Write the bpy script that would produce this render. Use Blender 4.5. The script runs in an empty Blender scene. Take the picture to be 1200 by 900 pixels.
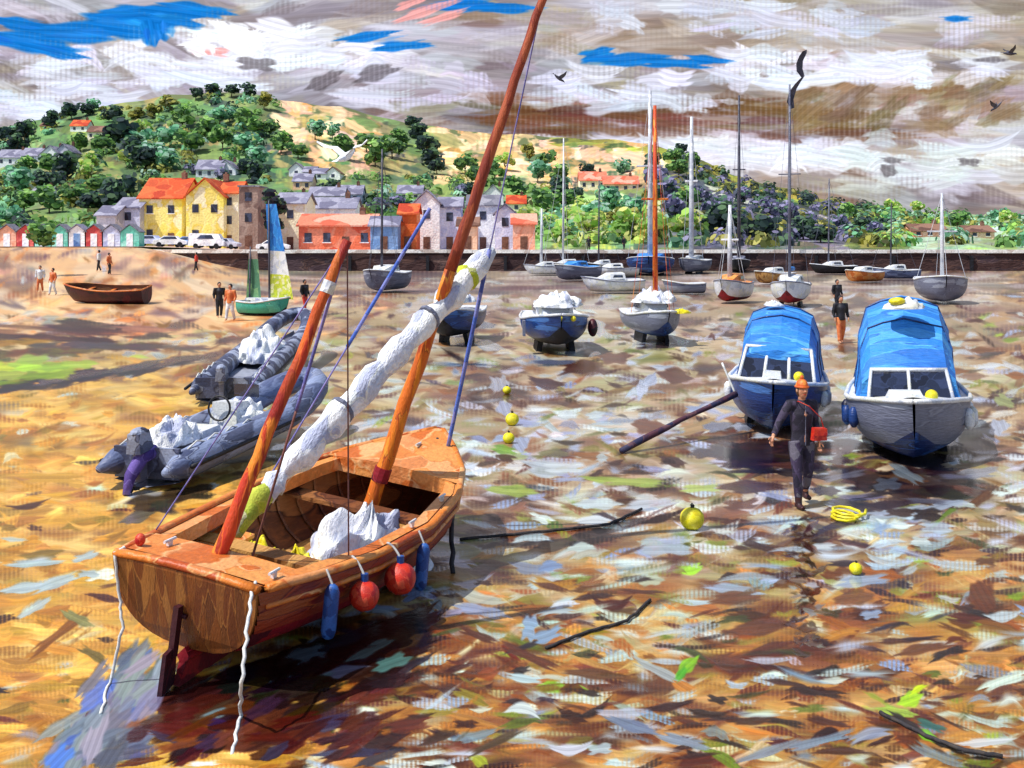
import bpy, math, random
import numpy as np
from mathutils import Vector, Matrix, Euler
R = math.radians
rnd = random.Random(7)
rng = np.random.default_rng(11)
scene = bpy.context.scene
COL = scene.collection
F, HC, HY = 1250.0, 3.6, 285.0        # focal length in px of a 1200 px wide frame, eye height, horizon row

# ------------------------------------------------------------------ colour
def lin(c, k=1.0):
    return tuple((((v/255)/12.92) if v/255 <= .04045 else (((v/255)+.055)/1.055)**2.4)*k for v in c)
ALB = 0.80                            # sunlit look -> base colour
def sm(a, b, x):
    t = min(1, max(0, (x-a)/(b-a))); return t*t*(3-2*t)

# ------------------------------------------------------------------ terrain height
def gz(X, Y):
    t = X/max(Y, 1)
    lf = sm(-.19, -.36, t)
    return sm(52, 126, Y)*(1.1+2.0*lf)*max(lf, sm(100, 128, Y)*.25) + lf*0.0
def G(px, py, z=None):
    """point on the ground seen at the painting's px, py"""
    Y = HC*F/(py-HY) if py > HY+8 else 500
    if z is None:
        z = 0
        for _ in range(30):
            X = (px-600)*Y/F; z = gz(X, Y)
            Y = .5*Y + .5*(HC-z)*F/(py-HY)
    else:
        Y = (HC-z)*F/(py-HY)
    return Vector(((px-600)*Y/F, Y, z))
def A(px, py, Y):
    return Vector(((px-600)*Y/F, Y, HC-(py-HY)*Y/F))

# ------------------------------------------------------------------ mesh builder
class MB:
    def __init__(s): s.v = []; s.f = []; s.mi = []; s.c = []
    def add(s, vs, fs, mi=0, col=None):
        b = len(s.v); s.v += [tuple(v) for v in vs]
        for f in fs:
            s.f.append(tuple(b+i for i in f)); s.mi.append(mi); s.c.append(col)
    def box(s, c, d, rot=None, mi=0, col=None, taper=1.0):
        c = Vector(c); M = (Euler(rot).to_matrix() if rot else Matrix.Identity(3))
        vs = []
        for z in (-.5, .5):
            k = taper if z > 0 else 1
            for x, y in ((-.5,-.5),(.5,-.5),(.5,.5),(-.5,.5)):
                vs.append(c + M @ Vector((x*d[0]*k, y*d[1]*k, z*d[2])))
        s.add(vs, [(3,2,1,0),(4,5,6,7),(0,1,5,4),(1,2,6,5),(2,3,7,6),(3,0,4,7)], mi, col)
    def tube(s, pts, r, n=8, mi=0, col=None, caps=True, flat=1.0, jit=0):
        pts = [Vector(p) for p in pts]
        if not isinstance(r, (list, tuple)): r = [r]*len(pts)
        vs = []; up = None
        for i, p in enumerate(pts):
            d = (pts[min(i+1, len(pts)-1)]-pts[max(i-1, 0)])
            if d.length < 1e-9: d = Vector((0,0,1))
            d.normalize()
            if up is None:
                up = Vector((0,0,1)) if abs(d.z) < .9 else Vector((1,0,0))
            a = d.cross(up)
            if a.length < 1e-6: a = d.cross(Vector((1,0,0)))
            a.normalize(); b = a.cross(d).normalized(); up = b
            for k in range(n):
                t = 2*math.pi*k/n
                rr = r[i]*(1+jit*(rnd.random()-.5))
                vs.append(p + a*math.cos(t)*rr + b*math.sin(t)*rr*flat)
        fs = []
        for i in range(len(pts)-1):
            for k in range(n):
                k2 = (k+1) % n
                fs.append((i*n+k, i*n+k2, (i+1)*n+k2, (i+1)*n+k))
        if caps:
            fs.append(tuple(range(n-1, -1, -1))); fs.append(tuple((len(pts)-1)*n+k for k in range(n)))
        s.add(vs, fs, mi, col)
    def grid(s, rows, mi=0, col=None, flip=False):
        m = len(rows[0]); vs = [p for r in rows for p in r]; fs = []
        for i in range(len(rows)-1):
            for j in range(m-1):
                q = (i*m+j, i*m+j+1, (i+1)*m+j+1, (i+1)*m+j)
                fs.append(q[::-1] if flip else q)
        s.add(vs, fs, mi, col)
    def ball(s, c, r, nu=14, nv=9, sc=(1,1,1), noise=0, mi=0, col=None, seed=0):
        c = Vector(c); vs = []; fs = []; rr = random.Random(seed)
        ph = [rr.random()*6 for _ in range(6)]
        def P(u, v):
            d = Vector((math.sin(v)*math.cos(u), math.sin(v)*math.sin(u), math.cos(v)))
            k = 1+noise*(math.sin(3*u+ph[0])*math.sin(2*v+ph[1])+.6*math.sin(7*u+ph[2]+3*v)*math.sin(5*v+ph[3]))
            return c+Vector((d.x*sc[0], d.y*sc[1], d.z*sc[2]))*r*k
        vs.append(P(0, 0.0))
        for j in range(1, nv):
            for i in range(nu): vs.append(P(2*math.pi*i/nu, math.pi*j/nv))
        vs.append(P(0, math.pi))
        for i in range(nu): fs.append((0, 1+i, 1+(i+1) % nu))
        for j in range(nv-2):
            for i in range(nu):
                a = 1+j*nu; fs.append((a+i, a+nu+i, a+nu+(i+1) % nu, a+(i+1) % nu))
        a = 1+(nv-2)*nu
        for i in range(nu): fs.append((a+i, len(vs)-1, a+(i+1) % nu))
        s.add(vs, fs, mi, col)
    def build(s, name, mat, parent=None, smooth=False, sub=0):
        me = bpy.data.meshes.new(name); me.from_pydata(s.v, [], s.f)
        mats = mat if isinstance(mat, (list, tuple)) else [mat]
        for m in mats: me.materials.append(m)
        if len(mats) > 1: me.polygons.foreach_set('material_index', s.mi)
        if any(c is not None for c in s.c):
            ca = me.color_attributes.new('Col', 'FLOAT_COLOR', 'CORNER')
            arr = np.ones((len(me.loops), 4), dtype=np.float32)
            k = 0
            for f, c in zip(s.f, s.c):
                if c is not None: arr[k:k+len(f), :3] = c
                k += len(f)
            ca.data.foreach_set('color', arr.ravel())
        if smooth: me.polygons.foreach_set('use_smooth', [True]*len(me.polygons))
        me.update()
        o = bpy.data.objects.new(name, me); COL.objects.link(o)
        if parent: o.parent = parent
        if sub:
            m = o.modifiers.new('sub', 'SUBSURF'); m.levels = m.render_levels = sub
        return o

def tag(o, label=None, cat=None, group=None, kind=None):
    if label: o['label'] = label
    if cat: o['category'] = cat
    if group: o['group'] = group
    if kind: o['kind'] = kind
    return o
def thing(name, loc, label, cat, group=None, rot=(0,0,0), scale=1):
    o = bpy.data.objects.new(name, None); COL.objects.link(o)
    o.location = loc; o.rotation_euler = rot; o.scale = (scale,)*3
    o.empty_display_size = .3
    return tag(o, label, cat, group)
def copy_tree(o, parent=None):
    c = o.copy(); COL.objects.link(c); c.parent = parent
    for ch in list(o.children): copy_tree(ch, c)
    return c
def bake(o, **mods):
    pass

# ------------------------------------------------------------------ materials
def nodes(name):
    m = bpy.data.materials.new(name); m.use_nodes = True
    nt = m.node_tree; b = nt.nodes['Principled BSDF']
    return m, nt, b
def N(nt, t, **kw):
    n = nt.nodes.new(t)
    for k, v in kw.items(): setattr(n, k, v)
    return n
_mc = {}
def paint(name, cols, scale=6, stretch=(1,1,1), rough=.5, bump=.25, var=.16, alb=None, metal=0.0, warp=.35, spec=.4):
    """loose dabs of a few colours, with brush-like fine streaks and relief"""
    if name in _mc: return _mc[name]
    m, nt, b = nodes(name); L = nt.links.new
    alb = ALB if alb is None else alb
    tc = N(nt, 'ShaderNodeTexCoord'); mp = N(nt, 'ShaderNodeMapping')
    mp.inputs['Scale'].default_value = tuple(scale*s for s in stretch)
    L(tc.outputs['Object'], mp.inputs['Vector'])
    ns = N(nt, 'ShaderNodeTexNoise'); ns.inputs['Scale'].default_value = 1.3; ns.inputs['Detail'].default_value = 3
    L(mp.outputs[0], ns.inputs['Vector'])
    mx = N(nt, 'ShaderNodeMixRGB', blend_type='LINEAR_LIGHT'); mx.inputs[0].default_value = warp
    L(mp.outputs[0], mx.inputs[1]); L(ns.outputs['Color'], mx.inputs[2])
    vo = N(nt, 'ShaderNodeTexVoronoi', feature='SMOOTH_F1'); vo.inputs['Smoothness'].default_value = .32; vo.inputs['Scale'].default_value = 1.0
    L(mx.outputs[0], vo.inputs['Vector'])
    sp = N(nt, 'ShaderNodeSeparateColor'); L(vo.outputs['Color'], sp.inputs[0])
    cr = N(nt, 'ShaderNodeValToRGB'); e = cr.color_ramp; e.interpolation = 'LINEAR'
    n = len(cols)
    while len(e.elements) < n: e.elements.new(.5)
    for i, c in enumerate(cols):
        e.elements[i].position = (i+.5)/n; e.elements[i].color = lin(c, alb)+(1,)
    ax = N(nt, 'ShaderNodeMapRange'); ax.inputs[1].default_value = .15; ax.inputs[2].default_value = .85
    L(sp.outputs[0], ax.inputs[0]); L(ax.outputs[0], cr.inputs[0])
    # fine streaks
    n2 = N(nt, 'ShaderNodeTexNoise'); n2.inputs['Scale'].default_value = 7; n2.inputs['Detail'].default_value = 4
    L(mp.outputs[0], n2.inputs['Vector'])
    mr = N(nt, 'ShaderNodeMapRange'); mr.inputs[1].default_value = .3; mr.inputs[2].default_value = .7
    mr.inputs[3].default_value = 1-var; mr.inputs[4].default_value = 1+var
    L(n2.outputs['Fac'], mr.inputs[0])
    vm = N(nt, 'ShaderNodeVectorMath', operation='SCALE'); L(cr.outputs[0], vm.inputs[0]); L(mr.outputs[0], vm.inputs['Scale'])
    L(vm.outputs[0], b.inputs['Base Color'])
    b.inputs['Roughness'].default_value = rough; b.inputs['Metallic'].default_value = metal
    b.inputs['Specular IOR Level'].default_value = spec
    ad = N(nt, 'ShaderNodeMath', operation='MULTIPLY_ADD'); L(sp.outputs[1], ad.inputs[0]); ad.inputs[1].default_value = .6
    L(n2.outputs['Fac'], ad.inputs[2])
    bp = N(nt, 'ShaderNodeBump'); bp.inputs['Strength'].default_value = bump; bp.inputs['Distance'].default_value = .12/scale if scale else .02
    L(ad.outputs[0], bp.inputs['Height']); L(bp.outputs[0], b.inputs['Normal'])
    _mc[name] = m; return m
def attrmat(name, rough=.7, emit=False, wet=False, bumpscale=0, bumpstr=.3, trans=0):
    m, nt, b = nodes(name); L = nt.links.new
    at = N(nt, 'ShaderNodeAttribute', attribute_name='Col')
    if emit:
        nt.nodes.remove(b); em = N(nt, 'ShaderNodeEmission'); L(at.outputs['Color'], em.inputs[0])
        L(em.outputs[0], nt.nodes['Material Output'].inputs[0]); m.cycles.emission_sampling = 'NONE'
        return m
    L(at.outputs['Color'], b.inputs['Base Color']); b.inputs['Roughness'].default_value = rough
    if wet:
        w = N(nt, 'ShaderNodeAttribute', attribute_name='Wet')
        mr = N(nt, 'ShaderNodeMapRange'); mr.inputs[3].default_value = .62; mr.inputs[4].default_value = .07
        L(w.outputs['Fac'], mr.inputs[0]); L(mr.outputs[0], b.inputs['Roughness'])
        sp = N(nt, 'ShaderNodeMapRange'); sp.inputs[3].default_value = .25; sp.inputs[4].default_value = .85
        L(w.outputs['Fac'], sp.inputs[0]); L(sp.outputs[0], b.inputs['Specular IOR Level'])
    if bumpscale:
        tc = N(nt, 'ShaderNodeTexCoord'); n2 = N(nt, 'ShaderNodeTexNoise'); n2.inputs['Scale'].default_value = bumpscale
        n2.inputs['Detail'].default_value = 5; L(tc.outputs['Object'], n2.inputs['Vector'])
        bp = N(nt, 'ShaderNodeBump'); bp.inputs['Strength'].default_value = bumpstr; bp.inputs['Distance'].default_value = .03
        if wet:
            iv = N(nt, 'ShaderNodeMapRange'); iv.inputs[3].default_value = bumpstr; iv.inputs[4].default_value = bumpstr*.12
            L(w.outputs['Fac'], iv.inputs[0]); L(iv.outputs[0], bp.inputs['Strength'])
        L(n2.outputs['Fac'], bp.inputs['Height']); L(bp.outputs[0], b.inputs['Normal'])
    return m

# ------------------------------------------------------------------ loose strokes laid into vertex colours
def stroke(img, cx, cy, l, w, ang, col, alpha=1.0, curve=0.0, dry=0.0, ch=3, extra=None, relief=0.0, soft=False):
    H, W = img.shape[:2]; l = max(l, 1.2); w = max(w, .8)
    r = int(max(l, w)*1.35+3)
    x0, x1, y0, y1 = max(0, int(cx)-r), min(W, int(cx)+r+1), max(0, int(cy)-r), min(H, int(cy)+r+1)
    if x0 >= x1 or y0 >= y1: return
    yy, xx = np.mgrid[y0:y1, x0:x1].astype(np.float32)
    dx, dy = xx-cx, yy-cy; c, s = math.cos(ang), math.sin(ang)
    u = (dx*c+dy*s)/l; v = (-dx*s+dy*c)/w + .55*curve*u*u
    ph = rng.random(4)*6.28
    ends = 1+.22*np.sin(v*4+ph[0])+.12*np.sin(v*9+ph[1])
    edge = 1+.18*np.sin(u*5+ph[2])
    d = (np.abs(u)/ends)**3.5+(np.abs(v)/edge)**2.4
    fe = 1.0/max(1.5, min(w, 6))
    m = np.exp(-d*1.6)*(d < 2.6) if soft else np.clip((1-d)/(fe*3), 0, 1)
    if dry > 0:
        br = .5+.5*np.sin(v*w*1.9+ph[3])*1.0
        wv = .5+.5*np.cos(xx*2*math.pi/5.2)
        wv2 = .5+.5*np.cos(yy*2*math.pi/5.0+np.floor(xx/5.2)*3.1)
        m = m*np.clip(1.25-dry*(.72*wv+.4*br*np.clip(u+.4, 0, 1.2)), 0, 1)
    m = m*alpha
    st = 1+.06*np.sin(v*w*.9+ph[3])+.04*np.sin(v*w*2.3+ph[1])
    a = img[y0:y1, x0:x1]
    for k in range(3):
        a[..., k] = a[..., k]*(1-m)+col[k]*st*m
    if extra is not None:
        a[..., 3] = a[..., 3]*(1-m)+extra*m
        a[..., 4] = a[..., 4]*(1-m*.6)+(relief*(.5+.5*np.clip(1-d, 0, 1))*st)*m
def jit(c, k=.08, d=6):
    f = 1+rng.normal()*k
    return tuple(max(0, min(255, v*f+rng.normal()*d)) for v in c)
def pick(ws):
    t = rng.random()*sum(w for w, _ in ws)
    for w, c in ws:
        t -= w
        if t <= 0: return c
    return ws[-1][1]
def gridmesh(name, P, img, mat, wet=False, smooth=True):
    """P (H,W,3) positions, img (H,W,>=3) colours (already linear)"""
    H, W = P.shape[:2]
    me = bpy.data.meshes.new(name)
    me.vertices.add(H*W); me.vertices.foreach_set('co', P.astype(np.float32).ravel())
    i = np.arange((H-1)*(W-1)); r, c = i//(W-1), i % (W-1)
    a = r*W+c
    q = np.stack([a, a+1, a+W+1, a+W], 1).astype(np.int32)
    n = len(q)
    me.loops.add(n*4); me.loops.foreach_set('vertex_index', q.ravel())
    me.polygons.add(n); me.polygons.foreach_set('loop_start', np.arange(0, n*4, 4, dtype=np.int32))
    me.polygons.foreach_set('loop_total', np.full(n, 4, dtype=np.int32))
    if smooth: me.polygons.foreach_set('use_smooth', np.ones(n, dtype=bool))
    me.update(calc_edges=True)
    ca = me.color_attributes.new('Col', 'FLOAT_COLOR', 'POINT')
    arr = np.ones((H*W, 4), dtype=np.float32); arr[:, :3] = img[..., :3].reshape(-1, 3)
    ca.data.foreach_set('color', arr.ravel())
    if wet:
        w = me.attributes.new('Wet', 'FLOAT', 'POINT'); w.data.foreach_set('value', img[..., 3].astype(np.float32).ravel())
    me.materials.append(mat)
    o = bpy.data.objects.new(name, me); COL.objects.link(o)
    return o
def grade(img, sat, con, tint=(1,1,1), piv=130):
    c = img[..., :3]; l = (c*np.array([.3,.59,.11], dtype=np.float32)).sum(-1, keepdims=True)
    c = l+(c-l)*sat; c = piv+(c-piv)*con
    img[..., :3] = np.clip(c*np.array(tint, dtype=np.float32), 4, 268)
def to_lin(img, k):
    c = np.clip(img[..., :3]/255, 0, 1.2)
    img[..., :3] = np.where(c <= .04045, c/12.92, ((c+.055)/1.055)**2.4)*k
# ================================================================== SKY
def sky():
    pys = np.concatenate([np.arange(330, -120, -1.0), np.arange(-120, -1000, -8.0)])
    ts = np.linspace(-.8, .8, 1700)
    W, H = len(ts), len(pys)
    sx = W/(1.6*F)                       # grid columns per painting px
    img = np.zeros((H, W, 3), dtype=np.float32)
    def X(px): return (px-600+.8*F)*sx
    def Yr(py): return (330-py) if py >= -120 else 450+(-120-py)/8
    top = np.array([158, 152, 158.]); low = np.array([200, 192, 192.])
    for j, py in enumerate(pys):
        k = np.clip((py)/280, 0, 1); img[j, :] = top*(1-k)+low*k
    greys = [(3,(164,158,168)),(3,(184,180,198)),(2.4,(138,130,138)),(3,(208,208,226)),(2,(190,180,165)),(1.4,(222,224,238)),(1.1,(120,112,116))]
    warm = [(3,(170,158,144)),(2,(195,182,160)),(2,(150,132,122)),(2,(205,203,212)),(1,(128,104,92)),(1.5,(215,217,232))]
    def S(px, py, l, w, ang, col, **kw):
        stroke(img, X(px), Yr(py), l*sx, w, -ang, col, **kw)
    for _ in range(700):      # broad soft washes first
        px = rng.uniform(-420, 1620); py = rng.uniform(-130, 300)
        pal = warm if px > 700 and rng.random() < .6 else greys
        S(px, py, rng.uniform(60, 150), rng.uniform(12, 26), R(-8 if px < 450 else 4)+rng.normal()*.1, jit(pick(pal), .04, 3), alpha=.42, curve=rng.normal()*.3)
    for _ in range(1500):
        px = rng.uniform(-420, 1620); py = rng.uniform(-130, 310)
        pal = warm if (px > 700 and rng.random() < .55) or rng.random() < .15 else greys
        ang = R(-14 if px < 450 else (4 if px < 800 else 6))*(1 if py > 60 else .4)+rng.normal()*.16
        if px < 260 and py < 150: ang = R(24)+rng.normal()*.2
        S(px, py, rng.uniform(18, 66), rng.uniform(5, 16), ang, jit(pick(pal), .05, 4), alpha=rng.uniform(.2, .55), curve=rng.normal()*.5, dry=rng.choice([0,.6,1.0]))
    # brown undersides, right of centre
    for _ in range(70):
        px = rng.uniform(560, 1030); py = 138+8*math.sin(px*.02)+rng.normal()*9
        S(px, py, rng.uniform(20, 60), rng.uniform(4, 8), R(2)+rng.normal()*.1, jit((128,98,82)), alpha=.55, dry=.9)
    for _ in range(60):
        px = rng.uniform(940, 1190); py = rng.uniform(90, 150)
        S(px, py, rng.uniform(14, 40), rng.uniform(5, 12), R(-20)+rng.normal()*.4, jit((150,130,110)), alpha=.5, dry=.6)
    # white cloud banks
    whites = [((620,1000),(165,195),90,(226,229,244)), ((850,1160),(60,100),60,(222,226,245)), ((640,860),(85,125),30,(214,218,240)),
              ((30,300),(60,105),40,(222,226,246)), ((250,470),(40,80),45,(228,231,248)), ((0,140),(105,140),22,(214,220,240)),
              ((380,560),(70,120),26,(206,206,226)), ((700,1010),(5,40),36,(205,208,228)), ((150,330),(25,60),14,(225,230,248)), ((1000,1190),(160,215),34,(216,224,232)),
              ((-400,0),(20,200),60,(214,219,238)), ((1200,1600),(20,200),60,(214,219,236))]
    for (xa, xb), (ya, yb), n, c in whites:
        for _ in range(n):
            S(rng.uniform(xa, xb), rng.uniform(ya, yb), rng.uniform(12, 40), rng.uniform(4, 12), rng.normal()*.16+R(3), jit(c, .03, 3), alpha=rng.uniform(.4, .9), curve=rng.normal()*.7, dry=rng.choice([0,.7,1.1]))
    # blue gaps
    blues = [(30,48,55,13,8),(90,38,60,13,2),(150,30,50,16,8),(160,14,45,9,-3),(200,20,40,12,8),(230,12,40,9,10),(20,28,30,8,10),(180,38,18,14,80),
             (430,43,34,6,-10),(470,54,34,6,-6),(545,6,45,8,-2),(590,10,40,6,0),(700,64,22,8,-12),(735,70,44,8,-4),(790,74,46,6,2),(830,70,26,5,8),(60,60,40,7,14),
             (-120,70,90,14,12),(1330,50,90,12,-6),(1120,22,18,4,0)]
    for px, py, l, w, a in blues:
        S(px, py, l, w, R(a), (52,132,206), alpha=.95, dry=.45)
        for _ in range(5): S(px+rng.normal()*l*.5, py+rng.normal()*w*.4, l*.45, w*.3, R(a)+rng.normal()*.1, jit((64,142,216), .08), alpha=.6, dry=.5)
    for px, py, l, w, a in [(245,60,24,6,5),(232,58,14,5,10),(500,12,40,6,-22),(520,20,30,5,-20),(480,4,20,5,-25)]:
        S(px, py, l, w, R(a), (238,172,172), alpha=.85, dry=.5)
    for _ in range(26):
        S(rng.uniform(230,300), rng.uniform(28,60), rng.uniform(8,22), rng.uniform(3,7), R(30)+rng.normal()*.5, (240,242,252), alpha=.9, dry=.4)
    for px, py, l, w, a in [(1135,190,14,5,5),(1160,70,20,4,0),(1045,188,14,4,6),(1040,200,10,8,30),(380,95,22,9,-30),(440,85,26,10,-20),(300,75,24,8,5)]:
        S(px, py, l, w, R(a), (112,106,112), alpha=.7, dry=.6)
    grade(img, .98, 1.3, (.985, .985, .965), 172)
    to_lin(img, 1.14)
    Rd = 2600.0
    az = np.arctan(ts)
    P = np.zeros((H, W, 3), dtype=np.float32)
    P[..., 0] = np.sin(az)*Rd; P[..., 1] = np.cos(az)*Rd
    P[..., 2] = HC+np.outer((HY-pys)/F, np.cos(az)*Rd)
    o = gridmesh('sky', P, img, attrmat('sky_cloud', emit=True), smooth=False)
    tag(o, kind='structure')
sky()

# ================================================================== HARBOUR BED
def ground():
    pys = np.arange(318.0, 985.0, 1.0)
    ts = np.linspace(-.68, .68, 1680)
    W, H = len(ts), len(pys); sx = W/(1.36*F)
    img = np.zeros((H, W, 5), dtype=np.float32)
    def X(px): return (px-600+.68*F)*sx
    def S(px, py, l, w, ang, col, wet=0., rel=.4, **kw):
        stroke(img, X(px), py-318, l*sx, w, ang, col, extra=wet, relief=rel, **kw)
    # under-layer
    for j, py in enumerate(pys):
        for (pa, ca) in ():
            pass
    pxs = 600+ts*F
    def base(px, py):
        left = np.clip((470-px)/300, 0, 1)*np.clip((py-430)/60, 0, 1)
        beach = np.clip((430-px)/160, 0, 1)*np.clip((440-py)/50, 0, 1)
        c = np.array([172,148,122.])[None]*np.ones((len(px), 1))
        near = np.clip((py-600)/150, 0, 1)
        c = c*(1-near)+np.array([182,132,84.])*near
        c = c*(1-left[:, None])+np.array([214,166,98.])*left[:, None]
        c = c*(1-beach[:, None])+np.array([224,176,140.])*beach[:, None]
        right = np.clip((px-1120)/90, 0, 1)[:, None]*.7
        c = c*(1-right)+np.array([205,150,96.])*right
        return c
    for j, py in enumerate(pys):
        img[j, :, :3] = base(pxs, py)
    img[..., 3] = .25; img[..., 4] = .2
    sand = [(5,(230,180,106)),(3,(214,158,84)),(2.4,(194,138,66)),(2,(238,198,136)),(1.4,(160,112,58)),(.8,(196,184,160)),(.5,(140,110,60))]
    beachp = [(4,(236,188,154)),(3,(226,170,132)),(2,(244,206,176)),(1.6,(206,160,140)),(1.4,(188,172,178)),(1,(222,140,84)),(.6,(150,100,70)),(.6,(130,96,100))]
    mud = [(2.4,(146,98,62)),(2.6,(104,60,40)),(2.8,(182,154,124)),(2.6,(208,190,164)),(1.8,(72,42,34)),(2.2,(194,186,182)),(1,(130,116,62)),(.8,(52,38,38)),(1.5,(214,210,204)),(.6,(150,156,96))]
    far = [(3,(196,176,158)),(3,(164,132,112)),(2,(118,80,66)),(2,(190,176,168)),(1.3,(92,66,60)),(1.2,(200,190,190)),(.8,(140,130,90)),(1,(206,180,150))]
    near = [(4,(192,130,70)),(3.0,(146,88,46)),(2.4,(104,56,30)),(2.4,(222,170,112)),(1.3,(84,48,30)),(1,(150,130,60)),(1.4,(196,172,140)),(.5,(56,38,34)),(.7,(120,72,60)),(1.2,(214,198,176))]
    pud = [(3,(194,202,230)),(2,(196,208,228)),(1.6,(152,168,216)),(2,(214,220,228)),(1.6,(228,234,240)),(.8,(140,150,172))]  # pool colours, with the sky's lilac reflection painted in
    green = [(3,(140,152,62)),(2,(120,134,48)),(1.3,(164,184,64)),(1,(92,108,50))]
    def scal(py): k = (py-290)/500; return 8+19*min(1, k*1.3), 2.3+5.6*min(1, k*1.3)
    def zone(px, py):
        px = px+rng.normal()*40; py2 = py+rng.normal()*14
        if px < 430-(py2-300)*.1 and py2 < 392: return 'beach'
        if px < 330 and py2 > 440 or (px < 200 and py2 > 420): return 'sand'
        if py2 < 392: return 'far'
        if py2 > 655+rng.normal()*40: return 'near'
        return 'mud'
    pals = dict(beach=beachp, sand=sand, far=far, near=near, mud=mud)
    light = dict(beach=[(1,(246,210,182)),(1,(232,184,150)),(.6,(206,190,190))], sand=[(2,(232,186,116)),(1,(214,162,86)),(1,(224,194,140))], far=[(1,(206,190,178)),(1,(178,152,136)),(.6,(196,190,200))],
                 near=[(2,(206,150,88)),(1,(180,116,60)),(1,(222,186,140)),(.6,(170,150,90))], mud=[(2,(204,182,152)),(1,(186,150,116)),(1,(196,192,186)),(.5,(176,176,130))])
    for i in range(1500):
        py = 318+rng.random()**1.25*665; px = rng.uniform(-240, 1440); l, w = scal(py)
        S(px, py, l*2.2, w*2.0, rng.normal()*.12, jit(pick(light[zone(px, py)]), .05, 4), wet=.3, rel=.25, alpha=.5, dry=.4)
    ng = rng.random((90, 60))
    def nv(px, py):
        x, y = (px+400)/52, (py-300)/17; i, j = int(x) % 58, int(y) % 88; fx, fy = x-int(x), y-int(y)
        return (ng[j, i]*(1-fx)+ng[j, i+1]*fx)*(1-fy)+(ng[j+1, i]*(1-fx)+ng[j+1, i+1]*fx)*fy
    lum = lambda c: .3*c[0]+.6*c[1]+.1*c[2]
    def pickn(p, v):
        return pick([(w*math.exp(-((lum(c)/255-(.08+.72*v))/.16)**2)+.02, c) for w, c in p])
    for i in range(2600):     # soft wet-in-wet masses, dark ones gathered together
        py = 318+rng.random()**1.25*665; px = rng.uniform(-240, 1440); l, w = scal(py); z = zone(px, py); v = nv(px, py)
        k_ = .6 if z in ('beach', 'sand') else 1
        S(px, py, l*rng.uniform(.9, 1.9), w*rng.uniform(.9, 1.7), rng.normal()*.13, jit(pickn(pals[z], .5+(v-.5)*k_), .05, 4), wet=.35+.3*(v < .45), rel=.4, alpha=rng.uniform(.55, .95), curve=rng.normal()*.6, soft=True, dry=rng.choice([0, .6, 1.0]))
    n = 5600
    for i in range(n):
        py = 318+rng.random()**1.25*665; px = rng.uniform(-240, 1440)
        z = zone(px, py); l, w = scal(py); v = nv(px, py)
        l *= rng.uniform(.35, 1.2); w *= rng.uniform(.4, 1.05)
        ang = rng.normal()*.17+(-.10 if px < 500 else .0)
        if z in ('mud', 'near') and rng.random() < .25: ang += rng.choice([-.5, .4])
        pw = dict(mud=.34, far=.2, near=.17, sand=.06, beach=.06)[z]*(.5+v)
        u = rng.random(); soft = rng.random() < .35
        if u < pw:
            c = jit(pick(pud), .06, 6); wet = rng.choice([1., .8]); rel = 0.
        elif u < pw+.045 and z not in ('sand', 'beach'):
            c = jit(pick(green), .08); wet = .25; rel = .5
        else:
            c = jit(pickn(pals[z], v if z in ('mud', 'near', 'far') else .35+.45*v), .07, 5); wet = .62 if z in ('mud', 'far') and rng.random() < .45 else (.3 if z != 'beach' else .1); rel = rng.uniform(.2, 1)
        S(px, py, l, w, ang, c, wet=wet, rel=rel, alpha=rng.uniform(.65, 1), curve=rng.normal()*.9, soft=soft, dry=rng.choice([0, .5, 1.0]))
    for i in range(900):
        py = 350+rng.random()**1.1*620; px = rng.uniform(-240, 1440); z = zone(px, py)
        if z in ('beach',) or (z == 'sand' and rng.random() < .75): continue
        l, w = scal(py)
        S(px, py, l*rng.uniform(.4, 1.1), w*rng.uniform(.3, .65), rng.normal()*.2, jit(pick([(3,(64,36,28)),(2,(46,32,32)),(2,(92,50,34)),(.7,(70,74,40)),(.5,(50,46,70))])), wet=.45, rel=.7, alpha=.85, curve=rng.normal()*.8, dry=rng.choice([0, .5, .9]))
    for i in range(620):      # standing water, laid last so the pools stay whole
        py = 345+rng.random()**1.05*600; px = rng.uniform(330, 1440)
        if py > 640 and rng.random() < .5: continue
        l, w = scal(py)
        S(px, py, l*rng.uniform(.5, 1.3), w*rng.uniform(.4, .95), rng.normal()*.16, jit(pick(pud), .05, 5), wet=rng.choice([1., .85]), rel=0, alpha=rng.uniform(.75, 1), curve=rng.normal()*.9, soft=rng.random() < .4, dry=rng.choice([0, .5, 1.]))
    # long pale washes far off and the dark weed line at the foot of the wall
    for _ in range(240):
        px = rng.uniform(300, 1440); py = rng.uniform(318, 345)
        S(px, py, rng.uniform(20, 60), rng.uniform(1.5, 3.5), rng.normal()*.03, jit(pick([(2,(86,62,56)),(2,(120,96,88)),(2,(150,130,124)),(1,(186,172,168)),(1,(66,50,54))])), wet=.5, alpha=.7, dry=.8)
    # channel on the left with green weed between dark banks
    for x0, y0, x1, y1, w, c, wt in [(-220,470,130,436,7,(30,20,28),.5),(0,460,240,421,5,(34,24,34),.5),(60,446,250,414,5,(92,64,58),.7),(-220,428,200,402,6,(110,84,50),.4),(-100,388,140,400,5,(60,38,34),.4),(40,404,240,408,5,(84,66,60),.5),
                                   (-220,442,90,430,13,(150,160,66),.4),(-120,436,100,428,7,(176,190,84),.3),(0,449,80,438,5,(132,148,60),.3),(-220,410,60,398,5,(150,110,60),.2)]:
        k = int(abs(x1-x0)/14)
        for i in range(k):
            f = i/k; S(x0+(x1-x0)*f+rng.normal()*5, y0+(y1-y0)*f+rng.normal()*w*.25, 20, w*rng.uniform(.5, .9), math.atan2(y1-y0, x1-x0)+rng.normal()*.06, jit(c), wet=wt, alpha=.85, dry=.4)
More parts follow.
